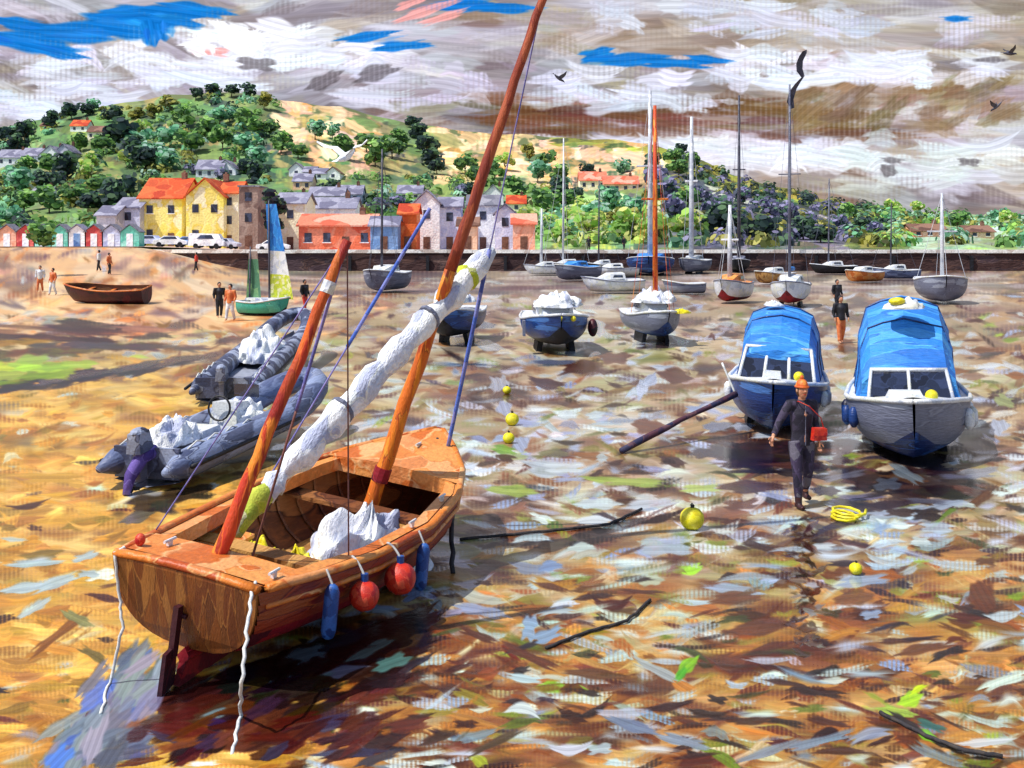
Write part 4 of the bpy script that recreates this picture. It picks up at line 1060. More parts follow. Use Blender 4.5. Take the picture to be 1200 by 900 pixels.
def ex530(t, L, B, H, hb_, zs_):
    m = crumple((0, L*.35, H+.25), .55, (1, 1.4, .6), 3, .25, 30, 14); m.build('folded_sail', M('sail'), t, smooth=True)
    m = crumple((.1, L*.7, H+.1), .4, (1, 1.2, .5), 6, .25, 30, 14); m.build('cover', M('navy'), t, smooth=True)
def ex650(t, L, B, H, hb_, zs_):
    m = crumple((-.1, L*.6, H+.35), .62, (1.1, 1.3, .6), 13, .28, 36, 16); m.build('folded_sail', M('sail'), t, smooth=True)
    for s, mm in ((.2, 'maroon'),):
        m = MB(); m.ball((-(hb_(s)+.12), s*L+2.4, H*.7), .24, 12, 8, sc=(.7, 1, 1.25)); m.build('ball_fender', M('fender_r' if 0 else 'maroon'), t, smooth=True)
    m = MB(); m.box((hb_(.3)+.02, L*.75, H*.75), (.08, .4, .5)); m.build('side_pad', M('grey'), t)
    m = MB()
    for x in (-.4, .0): m.ball((x, L*.98-.25, H*1.05), .09, 8, 6)
    m.build('yellow_pad', M('yellow'), t)
def ex765(t, L, B, H, hb_, zs_):
    m = crumple((0, L*.55, H+.4), .6, (1.1, 1.2, .65), 17, .3, 36, 16); m.build('folded_sail', M('sail'), t, smooth=True)
    m = crumple((-.55, L*.88, H+.1), .2, (1.5, 1, .7), 5, .2, 20, 10); m.build('yellow_pad', M('yellow'), t, smooth=True)
keelboat(534, 408, 4.8, 1.9, 1.15, 172, 'dark blue boat with white sail bundle, just behind the tall mast', extra=ex530, cabin=False)
keelboat(650, 420, 5.2, 2.25, 1.15, 183, 'dark navy boat with white cabin and a maroon fender, on black keels', extra=ex650)
keelboat(765, 408, 5.0, 1.75, 1.05, 186, 'grey boat with piled white sail and the tall red mast', hull='grey', bottom='navy', extra=ex765, mast=(8.6, 'mast_red', .10), boom=False)
# farther craft
FG = 'small craft moored far out near the harbour wall'
keelboat(857, 357, 4.0, 1.9, 1.25, 150, 'small far boat with white topsides, orange deck and dark red bottom', hull='white', bottom='hull_r', top='deck', mast=(5.9, 'whspar', .16), group=FG, lift=.1, boom=False)
keelboat(926, 362, 5.0, 2.2, 1.3, 160, 'white far yacht with red bottom and the tallest thin grey mast', hull='white', bottom='hull_r', mast=(12.6, 'metal', .09), group=FG, lift=.2, cover='tarp')
keelboat(1103, 358, 5.0, 3.0, 1.5, 165, 'grey far boat with a white mast at the right', hull='grey', bottom=None, mast=(6.6, 'whspar', .12), group=FG, lift=.1, cabin=False, boom=False)
keelboat(762, 324, 7.5, 5.2, 1.9, 170, 'far blue covered boat in front of the wall below the white mast', hull='navy', bottom=None, top='tarp', mast=(20, 'whspar', .28), group=FG, lift=.2, cabin=True, boom=False)
keelboat(812, 322, 6.5, 2.6, 1.6, 150, 'far grey boat by the wall with a thick white mast', hull='grey', bottom=None, mast=(17.5, 'whspar', .30), group=FG, lift=.2, boom=False)
keelboat(866, 320, 7, 2.6, 1.4, 168, 'far dark boat by the wall with a dark grey mast', hull='black', bottom=None, top='grey', mast=(20.5, 'dkspar', .20), group=FG, lift=.2, boom=False)
keelboat(673, 330, 5, 3.0, 1.4, 130, 'small far boat with bright blue cover left of the white boats', hull='grey', bottom=None, top='tarp', mast=None, group=FG, lift=.1)
keelboat(716, 326, 5, 5.0, 1.0, 95, 'low white far boat, upper one of two white boats mid frame', hull='white', bottom=None, group=FG, lift=.1)
keelboat(716, 344, 4.4, 3.0, 1.0, 98, 'low white far boat, lower one of two white boats mid frame', hull='white', bottom=None, group=FG, lift=.1)
keelboat(450, 344, 4.6, 2.8, 1.5, 160, 'grey far boat with white top between the masts and a thin dark mast', hull='grey', bottom=None, mast=(10.5, 'dkspar', .10), group=FG, lift=.1, boom=False)
keelboat(638, 323, 4.6, 2.6, 1.0, 100, 'little white far sailing boat with a short white mast', hull='white', bottom=None, mast=(7.2, 'whspar', .16), group=FG, lift=.1, boom=False)
keelboat(664, 319, 5.4, 2.6, 1.0, 95, 'far black boat by the wall with a pale tall mast', hull='black', bottom=None, mast=(15.5, 'whspar', .12), group=FG, lift=.1, boom=False)
keelboat(705, 320, 4.4, 2.4, 1.0, 100, 'far dark little boat with thin dark mast left of the red mast', hull='black', bottom=None, mast=(10.5, 'dkspar', .10), group=FG, lift=.1, boom=False)
keelboat(1010, 332, 4.0, 2.2, 1.0, 120, 'orange and white little boat far off on the right', hull='deck', bottom=None, group=FG, lift=.1)
keelboat(905, 334, 4.0, 2.2, 1.0, 120, 'tan little boat far off behind the white yacht', hull='floor', bottom=None, group=FG, lift=.1)
keelboat(1048, 328, 4.6, 2.2, 1.0, 95, 'lilac grey little boat far off beyond the right cruiser', hull='tube', bottom=None, group=FG, lift=.1, mast=(7.5, 'dkspar', .08), boom=False)
keelboat(975, 322, 5, 2.4, 1.0, 95, 'far dark boat by the wall with short grey mast right of the tallest mast', hull='black', bottom=None, group=FG, lift=.1, mast=(10.5, 'metal', .10), boom=False)
keelboat(800, 345, 3, 1.6, .8, 100, 'small grey tender on the mud between the white boat and the red bottomed one', hull='grey', bottom=None, cabin=False, group=FG, lift=.05)
# rowing boat on the sand
g = G(120, 357)
t = thing('rowing_boat', g+Vector((2.3, .8, 0)), 'dark maroon open rowing boat lying on the pink sand at left', 'rowing boat', rot=(0, R(-9), R(90-6)))
add_hull(t, 5.0, 1.7, .95, M('maroon'), None, M('rail'), open_=M('inner'))
# sailing dinghy with blue sail
def dinghy():
    g = G(313, 370)
    t = thing('sailing_dinghy', g+Vector((-1.4, .7, 0)), 'teal sailing dinghy with blue and green sails up, on the sand', 'sailing dinghy', rot=(0, 0, R(-112)))
    k = g.y/F
    L, B, H = 66*k, 1.6, 17*k
    add_hull(t, L, B, H, M('teal'), M('black'), M('white'), split=.25, open_=M('white'), tr=.7)
    o = g; h = 135*k
    m = MB(); m.tube([(0, L*.58, .2), (0, L*.56, h)], [.06, .035], 8); m.build('mast', M('dkspar'), t, smooth=True)
    def sail(pts, c, name, mats, n=12):
        # pts: four corners (y,z) tack, clew, head_aft, head_fore, with belly
        m = MB(); (a0, a1, b1, b0) = [Vector((0, p[0], p[1])) for p in pts]; rows = []
        for i in range(n+1):
            f = i/n; l_, r_ = a0.lerp(b0, f), a1.lerp(b1, f)
            rows.append([l_.lerp(r_, q)+Vector((-c*math.sin(q*3.14)*math.sin((f*.8+.2)*3.14), 0, 0)) for q in (0, .2, .4, .6, .8, 1)])
        for i in range(n):
            fi = i/n; mi = 0
            for (lim, idx) in mats:
                if fi >= lim: mi = idx
            m.grid([rows[i], rows[i+1]], mi=mi)
        return m
    blue, wht, lime, green, taupe = M('tarp2'), M('white'), M('sailg'), paint('green_cloth', [(110,160,110),(140,180,120),(80,130,100)], scale=1.5, rough=.8), paint('taupe_cloth', [(150,126,116),(130,106,100),(170,150,140)], scale=1.2, rough=.8)
    s_ = sail([(L*.60, H+.2), (L*1.08, H+.1), (L*.72, h*.97), (L*.50, h*.97)], .22, 'mainsail', [(0, 2), (.18, 1), (.42, 0)])
    s_.build('mainsail', [blue, wht, lime], t, smooth=True)
    s_ = sail([(L*.08, H+.1), (L*.40, H+.1), (L*.32, h*.56), (L*.14, h*.56)], .15, 'mizzen_sail', [(0, 0), (.8, 1)])
    s_.build('mizzen_sail', [green, taupe], t, smooth=True)
    m = MB(); m.tube([(0, L*.15, .3), (0, L*.17, h*.6)], [.05, .03], 8); m.build('mizzen_mast', M('dkspar'), t, smooth=True)
    m = MB(); m.box((0, L*.45, H+.1), (.7, L*.6, .12)); m.build('folded_sail', M('sail'), t)
dinghy()
# ================================================================== WALL, HOUSES, TREES
def wall():
    t = thing('harbour_wall', (0, 128, 0), 'long dark stone harbour wall with pale capping behind the boats', 'harbour wall')
    m = MB(); rows = []
    xs = np.linspace(-47, 92, 180)
    for z in (-.4, .5, 1.2, 1.9, 2.45):
        rows.append([(x, -.0+.10*(2.45-z)*-1+rnd.uniform(-.06, .06), z) for x in xs])
    m.grid(rows); m.build('stone_face', paint('dark_wall_stone', [(74,48,46),(52,36,42),(98,68,60),(44,34,44),(120,92,84),(80,60,66)], scale=.55, stretch=(.5,1,1.6), rough=.9, bump=.6), t)
    m = MB()
    for i in range(46): 
        x0 = -47+i*3.02; m.box((x0+1.5, .15, 2.62+rnd.uniform(-.02,.02)), (2.98, .9, .42))
    m.build('capping', paint('pale_capping', [(250,246,240),(228,220,214),(255,255,250),(206,190,180)], scale=.8, rough=.9, alb=1.0), t)
    m = MB()
    for i in range(14):
        x = -38+i*9.3; m.box((x, -.35, 1.0), (.35, .3, 2.2))
    m.build('timber_fender', M('black'), t)
wall()
def zl(px): return 2.45+.75*sm(-.19, -.36, (px-600)/F)
WALLC = dict(yellow=[(252,236,110),(255,246,170),(240,214,84),(250,242,200)], cream=[(255,248,216),(252,240,196),(255,252,236)], white=[(254,254,254),(240,242,250),(255,255,255),(224,228,242)],
  pink=[(244,180,150),(230,150,120),(250,206,184)], orange=[(232,112,50),(214,90,40),(244,150,90)], lilac=[(200,206,238),(222,226,246),(172,180,220)], blue=[(110,150,206),(140,176,222),(84,118,176)],
  taupe=[(150,124,112),(170,148,136),(126,102,94)], grey=[(196,196,212),(214,214,226),(168,170,188)], peach=[(246,206,176),(238,184,146),(250,222,200)], salmon=[(236,120,84),(244,160,130),(222,92,64)])
ROOFC = dict(orange=[(226,88,40),(240,120,64),(198,66,34)], slate=[(150,148,172),(178,176,196),(120,118,144)], salmon=[(240,140,110),(226,104,76),(246,180,156)], brown=[(130,92,76),(104,72,62),(156,116,98)], grey=[(140,138,152),(116,116,132),(168,166,178)])
def wm(k): return paint('wall_'+k, WALLC[k], scale=.45, rough=.85, bump=.4, alb=1.0)
def rm(k): return paint('roof_'+k, ROOFC[k], scale=.5, rough=.85, bump=.5)
WIN = paint('house_window', [(54,58,80),(80,90,120),(40,40,56)], scale=.8, rough=.25)
def house(px, pyb, w, eave, ridge, Y, wallc, roofc, label, depth=None, gable='x', nwin=None, group='houses along the waterfront', rz=0, hillp=False, floors=None, flat=False):
    if hillp:
        q = hill_pt(px, pyb); Y = q.y; base = Vector((q.x, q.y, q.z-2.0)); zb = q.z
    else:
        base = Vector(((px-600)*Y/F, Y, zl(px)-.3)); zb = zl(px)
    k = Y/F; W_ = w*k; He = HC-(eave-HY)*k-base.z; Hr = HC-(ridge-HY)*k-base.z; D = depth or max(5, W_*.7)
    D = min(D, 14)
    t = thing('house', base, label, 'house', group, rot=(0, 0, rz))
    m = MB(); m.box((0, D/2, He/2), (W_, D, He))
    wmat = wm(wallc)
    if not flat:
        if gable == 'y': m.add([(-W_/2, 0, He), (W_/2, 0, He), (0, 0, Hr), (-W_/2, D, He), (W_/2, D, He), (0, D, Hr)], [(0,1,2), (5,4,3)])
        else: m.add([(-W_/2, 0, He), (-W_/2, D, He), (-W_/2, D/2, Hr), (W_/2, 0, He), (W_/2, D, He), (W_/2, D/2, Hr)], [(2,1,0), (3,4,5)])
    m.build('wall', wmat, t)
    e = .35; m = MB()
    if flat: m.box((0, D/2, He+.12), (W_+.4, D+.4, .25))
    elif gable == 'y':
        for sd in (-1, 1):
            m.add([(sd*(W_/2+e), -e, He-.25), (sd*(W_/2+e), D+e, He-.25), (0, D+e, Hr+.08), (0, -e, Hr+.08)]+[(sd*(W_/2+e), -e, He-.05), (sd*(W_/2+e), D+e, He-.05), (0, D+e, Hr+.30), (0, -e, Hr+.30)], [(0,1,2,3),(7,6,5,4),(0,3,7,4),(1,5,6,2),(0,4,5,1)])
    else:
        m.add([(-W_/2-e, -e, He-.2), (W_/2+e, -e, He-.2), (W_/2+e, D/2, Hr+.1), (-W_/2-e, D/2, Hr+.1), (-W_/2-e, D+e, He-.2), (W_/2+e, D+e, He-.2),
               (-W_/2-e, -e, He), (W_/2+e, -e, He), (W_/2+e, D/2, Hr+.3), (-W_/2-e, D/2, Hr+.3), (-W_/2-e, D+e, He), (W_/2+e, D+e, He)],
              [(6,7,8,9),(9,8,11,10),(0,1,7,6),(1,2,8,7),(2,5,11,8),(3,0,6,9),(4,3,9,10)])
    rf = m.build('roof', rm(roofc), t)
    if W_ > 5:
        m = MB(); m.box((W_*.3, D*.5, Hr+.5), (.8, .8, 1.4)); m.box((W_*.3, D*.5, Hr+1.3), (.3, .3, .4)); m.build('chimney', rm('brown'), rf)
    vis = He-(zb-base.z)
    fl = floors or max(1, int(vis/2.7)); nw = nwin or max(1, int(W_/2.6))
    for f in range(fl):
        for i in range(nw):
            x = (-.5+(i+.5)/nw)*W_; z = (zb-base.z)+(f+.5)*vis/fl+.1
            if f == 0 and i == nw//2 and not hillp:
                m = MB(); m.box((x, -.04, (zb-base.z)+1.05), (1.0, .08, 2.1)); m.build('door', rm('brown'), t); continue
            m = MB(); m.box((x, -.03, z), (1.0, .08, min(1.3, vis/fl*.5))); wo = m.build('window', WIN, t)
            if Y < 260 and W_ > 6: m = MB(); m.box((x, -.08, z-min(1.3, vis/fl*.5)/2-.06), (1.3, .14, .12)); m.build('sill', wm('white'), wo)
    return t
house(188, 275, 50, 232, 208, 172, 'yellow', 'orange', 'large yellow house with orange roof, left one of two side by side', depth=12)
house(240, 275, 44, 230, 210, 168, 'yellow', 'orange', 'large yellow house with steep orange front gable, right of its twin', gable='y', depth=12)
house(268, 277, 22, 226, 213, 170, 'cream', 'orange', 'narrow cream house with orange roof beside the taupe tower', depth=8)
house(291, 278, 22, 219, 214, 158, 'taupe', 'grey', 'tall narrow taupe building behind the blue sail', flat=True, depth=6)
house(150, 275, 28, 243, 232, 170, 'lilac', 'slate', 'small lilac house with slate roof at the left end', depth=8)
house(124, 275, 22, 252, 242, 166, 'grey', 'slate', 'low grey house left of the lilac one', depth=7)
house(340, 278, 34, 238, 226, 165, 'cream', 'slate', 'cream house right of the blue sail', depth=9)
house(394, 279, 88, 264, 252, 150, 'salmon', 'salmon', 'long low salmon coloured boathouse on the promenade', depth=8)
house(385, 255, 62, 244, 232, 182, 'white', 'slate', 'long white house behind the salmon boathouse', depth=8)
house(450, 281, 32, 264, 255, 146, 'blue', 'slate', 'little blue quay house with slate roof', depth=5)
house(500, 279, 30, 238, 224, 158, 'white', 'slate', 'tall white house left of the orange mast', gable='y', depth=8)
house(478, 279, 20, 250, 240, 150, 'orange', 'orange', 'narrow orange house beside the tall white one', depth=6)
house(527, 279, 26, 242, 232, 160, 'lilac', 'slate', 'lilac house behind the tall orange mast', depth=6)
house(566, 280, 36, 240, 229, 166, 'white', 'grey', 'white house right of the tall orange mast', depth=8)
house(592, 281, 24, 250, 240, 158, 'lilac', 'slate', 'pale lilac house with slate roof right of the mast', gable='y', depth=7)
house(614, 282, 26, 262, 252, 148, 'pink', 'salmon', 'pink cottage on the quay near the middle', depth=6)
house(548, 283, 22, 264, 256, 144, 'peach', 'brown', 'peach cottage with brown roof near the mast', depth=5)
HG = 'houses scattered over the hillside'
HOUSES = [(12,194),(38,190),(58,192),(74,188),(92,154),(118,163),(136,160),(46,236),(245,208),(264,206),(347,206),(362,208),(374,210),(390,210),(408,238),(695,222),(728,226),(578,240),(382,240),(1090,278),(1150,279)]
for i, (px, py, w, e_, r_, wc, rc, lab, gb) in enumerate([
  (12,194,26,186,178,'white','slate','white hillside house at the far left edge','x'), (38,190,22,184,176,'lilac','slate','lilac hillside house second from the left edge','x'), (58,192,20,183,174,'white','slate','white gabled hillside house left of the pair','y'),
  (74,188,18,180,172,'grey','slate','grey hillside house at the right end of the left row','y'), (92,154,16,149,143,'white','orange','white house with orange roof high on the left hill','x'), (53,152,10,149,145,'yellow','brown','tiny yellow house high on the left hill','x'),
  (118,163,26,156,150,'cream','brown','long cream house high on the left hill','x'), (136,160,14,154,148,'peach','brown','peach house high on the left hill','y'), (46,236,18,229,222,'white','grey','white cottage low on the left hillside','x'),
  (245,208,26,200,190,'grey','slate','grey villa above the yellow houses','x'), (264,206,20,199,191,'white','slate','white villa above the yellow houses','y'), (347,206,14,200,194,'white','grey','white hillside house above the blue sail','y'),
  (362,208,12,203,198,'lilac','slate','small lilac hillside house above the salmon boathouse','x'), (374,210,13,205,200,'white','slate','small white hillside house, middle of three in a row','x'), (390,210,14,204,199,'white','brown','small white hillside house, right of three in a row','y'),
  (354,222,18,214,206,'peach','slate','peach villa on the lower hillside','x'), (408,238,26,229,220,'lilac','slate','lilac terrace on the lower hillside','x'), (345,245,20,237,229,'cream','grey','cream cottage low behind the cream house','x'),
  (382,240,34,231,222,'white','slate','white terrace on the lower hillside','x'), (695,222,26,213,204,'cream','peach' if 0 else 'salmon','cream house with salmon roof alone on the right hill','x'), (728,226,34,217,209,'peach','salmon','wide peach house on the right hill','x'),
  (578,240,20,230,220,'white','slate','white villa behind the quay houses right of the mast','y'), (480,236,24,228,220,'cream','slate','cream villa above the orange house','x'), (605,248,18,240,232,'cream','orange','cream cottage with orange roof above the pink cottage','x'),
  (1090,278,34,272,266,'pink','brown','low pink house at the foot of the right slope','x'), (1150,279,26,273,268,'peach','brown','low peach house at the far right slope','x')]):
    house(px, py, w*1.2, e_-1.5, r_-3, 0, wc, rc, lab, gable=gb, group=HG, hillp=True, depth=8)

# beach huts and cars on the promenade, left
def hut(px, pyb, col, label, w=2.3, h=2.0):
    Y = 134; k = Y/F; t = thing('beach_hut', ((px-600)*k, Y, zl(px)-.15), label, 'beach hut', 'row of small coloured beach huts on the promenade')
    m = MB(); m.box((0, 1, h/2), (w, 2, h)); m.add([(-w/2, 0, h), (w/2, 0, h), (0, 0, h+.8), (-w/2, 2, h), (w/2, 2, h), (0, 2, h+.8)], [(0,1,2), (5,4,3)]); m.build('wall', wm(col), t)
    m = MB()
    for sd in (-1, 1): m.add([(sd*(w/2+.15), -.2, h-.1), (sd*(w/2+.15), 2.1, h-.1), (0, 2.1, h+.9), (0, -.2, h+.9), (sd*(w/2+.15), -.2, h+.0), (sd*(w/2+.15), 2.1, h+.0), (0, 2.1, h+1.0), (0, -.2, h+1.0)], [(0,1,2,3),(7,6,5,4),(0,3,7,4)])
    m.build('roof', rm('grey' if col != 'white' else 'slate'), t)
    m = MB(); m.box((0, -.03, .9), (.8, .06, 1.7)); m.build('door', wm('white' if col != 'white' else 'blue'), t)
wm_teal = WALLC.update(teal=[(120,214,190),(90,190,170),(160,226,210)], red=[(214,84,84),(232,120,110),(190,60,66)])
for px, c, lab in [(-14,'red','beach hut cut by the left edge, red'), (8,'pink','pink beach hut nearest the left edge'), (30,'red','red beach hut between a pink and a teal one'), (42+8,'teal','teal beach hut right of the left red one'), (70,'teal','second teal beach hut from the left'), (90,'white','white beach hut left of the middle red one'),
    (110,'red','red beach hut in the middle of the row'), (130,'lilac','lilac beach hut right of the middle red one'), (152,'teal','teal beach hut at the right end of the row')]:
    hut(px, 285, c, lab)
def car(px, Y, col, label, rz=R(90), kind='car'):
    k = Y/F; t = thing('parked_car', ((px-600)*k, Y, zl(px)+.02), label, kind, 'cars parked along the promenade', rot=(0, 0, rz))
    prof = [(-2.1,.35),(-2.15,.75),(-1.7,.9),(-1.25,1.0),(-.8,1.42),(.7,1.45),(1.35,1.0),(2.0,.9),(2.1,.6),(2.05,.35)]
    if kind == 'van': prof = [(-2.3,.35),(-2.35,.9),(-2.0,1.2),(-1.6,1.9),(2.2,2.0),(2.3,1.2),(2.3,.35)]
    m = MB(); n = len(prof)
    L_ = [(-.85, y, z) for y, z in prof]; R_ = [(.85, y, z) for y, z in prof]
    L_ = [(x*(.86 if z > 1.2 else 1), y, z) for x, y, z in L_]; R_ = [(x*(.86 if z > 1.2 else 1), y, z) for x, y, z in R_]
    m.add(L_+R_, [tuple(range(n)), tuple(range(2*n-1, n-1, -1))]+[(i, n+i, n+(i+1) % n, (i+1) % n) for i in range(n)]); bd = m.build('body', wm(col), t)
    for sd in (-1, 1):
        m = MB(); x = .83*sd; z0, z1 = (1.02, 1.36) if kind != 'van' else (1.25, 1.75)
        m.add([(x, -1.05, z0), (x, 1.15, z0), (x*.92, .65, z1), (x*.92, -.75, z1)], [(0,1,2,3)] if sd > 0 else [(3,2,1,0)]); m.v = [(a+.03*sd, b_, c_) for a, b_, c_ in m.v]; m.build('window', WIN, t)
        for y in (-1.35, 1.3):
            m = MB(); m.tube([(sd*.68, y, .33), (sd*.88, y, .33)], .33, 12); m.build('wheel', M('black'), t)
for px, Y, c, lab, kd in [(176,140,'lilac','lilac car at the left of the parked row','car'), (200,139,'white','white car second in the parked row','car'), (222,140,'blue','blue car among the parked cars','car'), (243,139,'white','white van among the parked cars','van'), (262,140,'grey','grey car at the right end of the parked row','car'), (320,139,'white','white car parked behind the dinghy sail','car')]:
    car(px, Y, c, lab, R(90)+rnd.uniform(-.2, .2), kd)

# --- trees
LEAF = attrmat('foliage', rough=.8)
_nt = LEAF.node_tree; _tr = N(_nt, 'ShaderNodeBsdfTranslucent'); _mx = N(_nt, 'ShaderNodeMixShader'); _mx.inputs[0].default_value = .45
_at = [n for n in _nt.nodes if n.type == 'ATTRIBUTE'][0]; _nt.links.new(_at.outputs['Color'], _tr.inputs[0])
_nt.links.new(_nt.nodes['Principled BSDF'].outputs[0], _mx.inputs[1]); _nt.links.new(_tr.outputs[0], _mx.inputs[2]); _nt.links.new(_mx.outputs[0], _nt.nodes['Material Output'].inputs[0])
_TP = dict(dark=[(44,62,58),(34,48,52),(60,84,60),(28,40,46),(70,96,66)], mid=[(80,116,60),(60,92,54),(104,140,70),(48,74,50),(120,150,84)], sea=[(96,150,112),(72,120,90),(120,176,132),(56,96,76),(140,190,150)],
          lime=[(150,184,80),(176,206,96),(120,156,70),(190,214,130),(96,130,60)], olive=[(110,112,48),(134,132,60),(84,90,42),(150,146,80),(66,70,40)], violet=[(84,82,112),(112,108,140),(66,72,88),(126,122,152),(70,100,76)])
TP = {k: [tuple(min(235, int(x*1.34+14)) for x in c) for c in v] for k, v in _TP.items()}
def crown_mesh(pal, seed, n=200, h=6.0, wd=3.0, leaf=.85, lobes=6):
    rr = random.Random(seed); m = MB()
    L_ = [(Vector((rr.uniform(-.55, .55)*wd, rr.uniform(-.55, .55)*wd, h*rr.uniform(.38, .82))), wd*rr.uniform(.42, .7)) for _ in range(lobes)]
    for i in range(n):
        c, r = rr.choice(L_); d = Vector((rr.gauss(0,1), rr.gauss(0,1), rr.gauss(0,1))).normalized()
        p = c+Vector((d.x*r, d.y*r, d.z*r*.8))*(rr.random()**.35)
        nrm = (d+Vector((rr.gauss(0,.4), rr.gauss(0,.4), rr.gauss(0,.4)))).normalized()
        a = nrm.cross(Vector((0,0,1)));  a = a.normalized() if a.length > .01 else Vector((1,0,0)); b_ = nrm.cross(a)
        s = leaf*rr.uniform(.5, 1.25); k = 6; an = rr.random()*6; el = rr.uniform(.5, .8)
        vs = []
        for q in range(k):
            t_ = 2*math.pi*q/k+an; u, v = math.cos(t_)*s*rr.uniform(.8,1.15), math.sin(t_)*s*el
            vs.append(p+a*u+b_*v)
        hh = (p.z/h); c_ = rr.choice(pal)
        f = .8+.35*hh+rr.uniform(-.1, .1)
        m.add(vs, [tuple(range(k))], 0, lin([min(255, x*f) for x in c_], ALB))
    return m
BARK = paint('bark', [(92,72,58),(70,54,46),(116,96,80)], scale=2, stretch=(1,1,.3), rough=.9)
def tree_proto(pk, seed, h=6.0, wd=3.0, **kw):
    t = thing('tree', (0,0,0), 'x', 'tree'); rr = random.Random(seed)
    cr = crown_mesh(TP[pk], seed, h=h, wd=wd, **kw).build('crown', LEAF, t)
    m = MB(); m.tube([(0,0,-.5), (.05,0,h*.2), (.1,.05,h*.5)], [.22,.16,.07], 7)
    for q in range(4):
        a = q*1.6+rr.random(); m.tube([(.05,0,h*.25), (math.cos(a)*wd*.3, math.sin(a)*wd*.3, h*.5), (math.cos(a)*wd*.5, math.sin(a)*wd*.5, h*.68)], [.09,.06,.02], 5)
    m.build('trunk', BARK, t); return t
LBL = dict(dark='dark blue-green tree among the hillside trees', mid='mid green tree among the hillside trees', sea='cool sea-green tree among the hillside trees', lime='bright lime green tree among the hillside trees', olive='olive brown tree among the hillside trees', violet='dark violet tree on the slope')
GRP = dict(dark='dark blue-green trees on the hillside', mid='mid green trees on the hillside', sea='sea-green trees on the hillside', lime='lime green trees on the hillside', olive='olive trees on the hillside', violet='violet trees on the slope')
protos = {k: [tree_proto(k, 50+i*7+j, wd=3.0+.4*j) for j in range(2)] for i, k in enumerate(TP)}
used = {}
def put_tree(k, px, py, s, label=None):
    i = used.get(k, 0); used[k] = i+1
    pr = protos[k][i % 2]
    o = pr if i < 2 else copy_tree(pr)
    q = hill_pt(px, py) if py < HB-1 else Vector(((px-600)*150/F, 150, zl(px)))
    o.location = q+Vector((0, -1.0, -.6)); o.scale = (s*rnd.uniform(.85, 1.2), s, s*rnd.uniform(.8, 1.15)); o.rotation_euler = (0, 0, rnd.random()*6.28)
    if label: tag(o, label, 'tree')
    else: tag(o, LBL[k], 'tree', GRP[k])
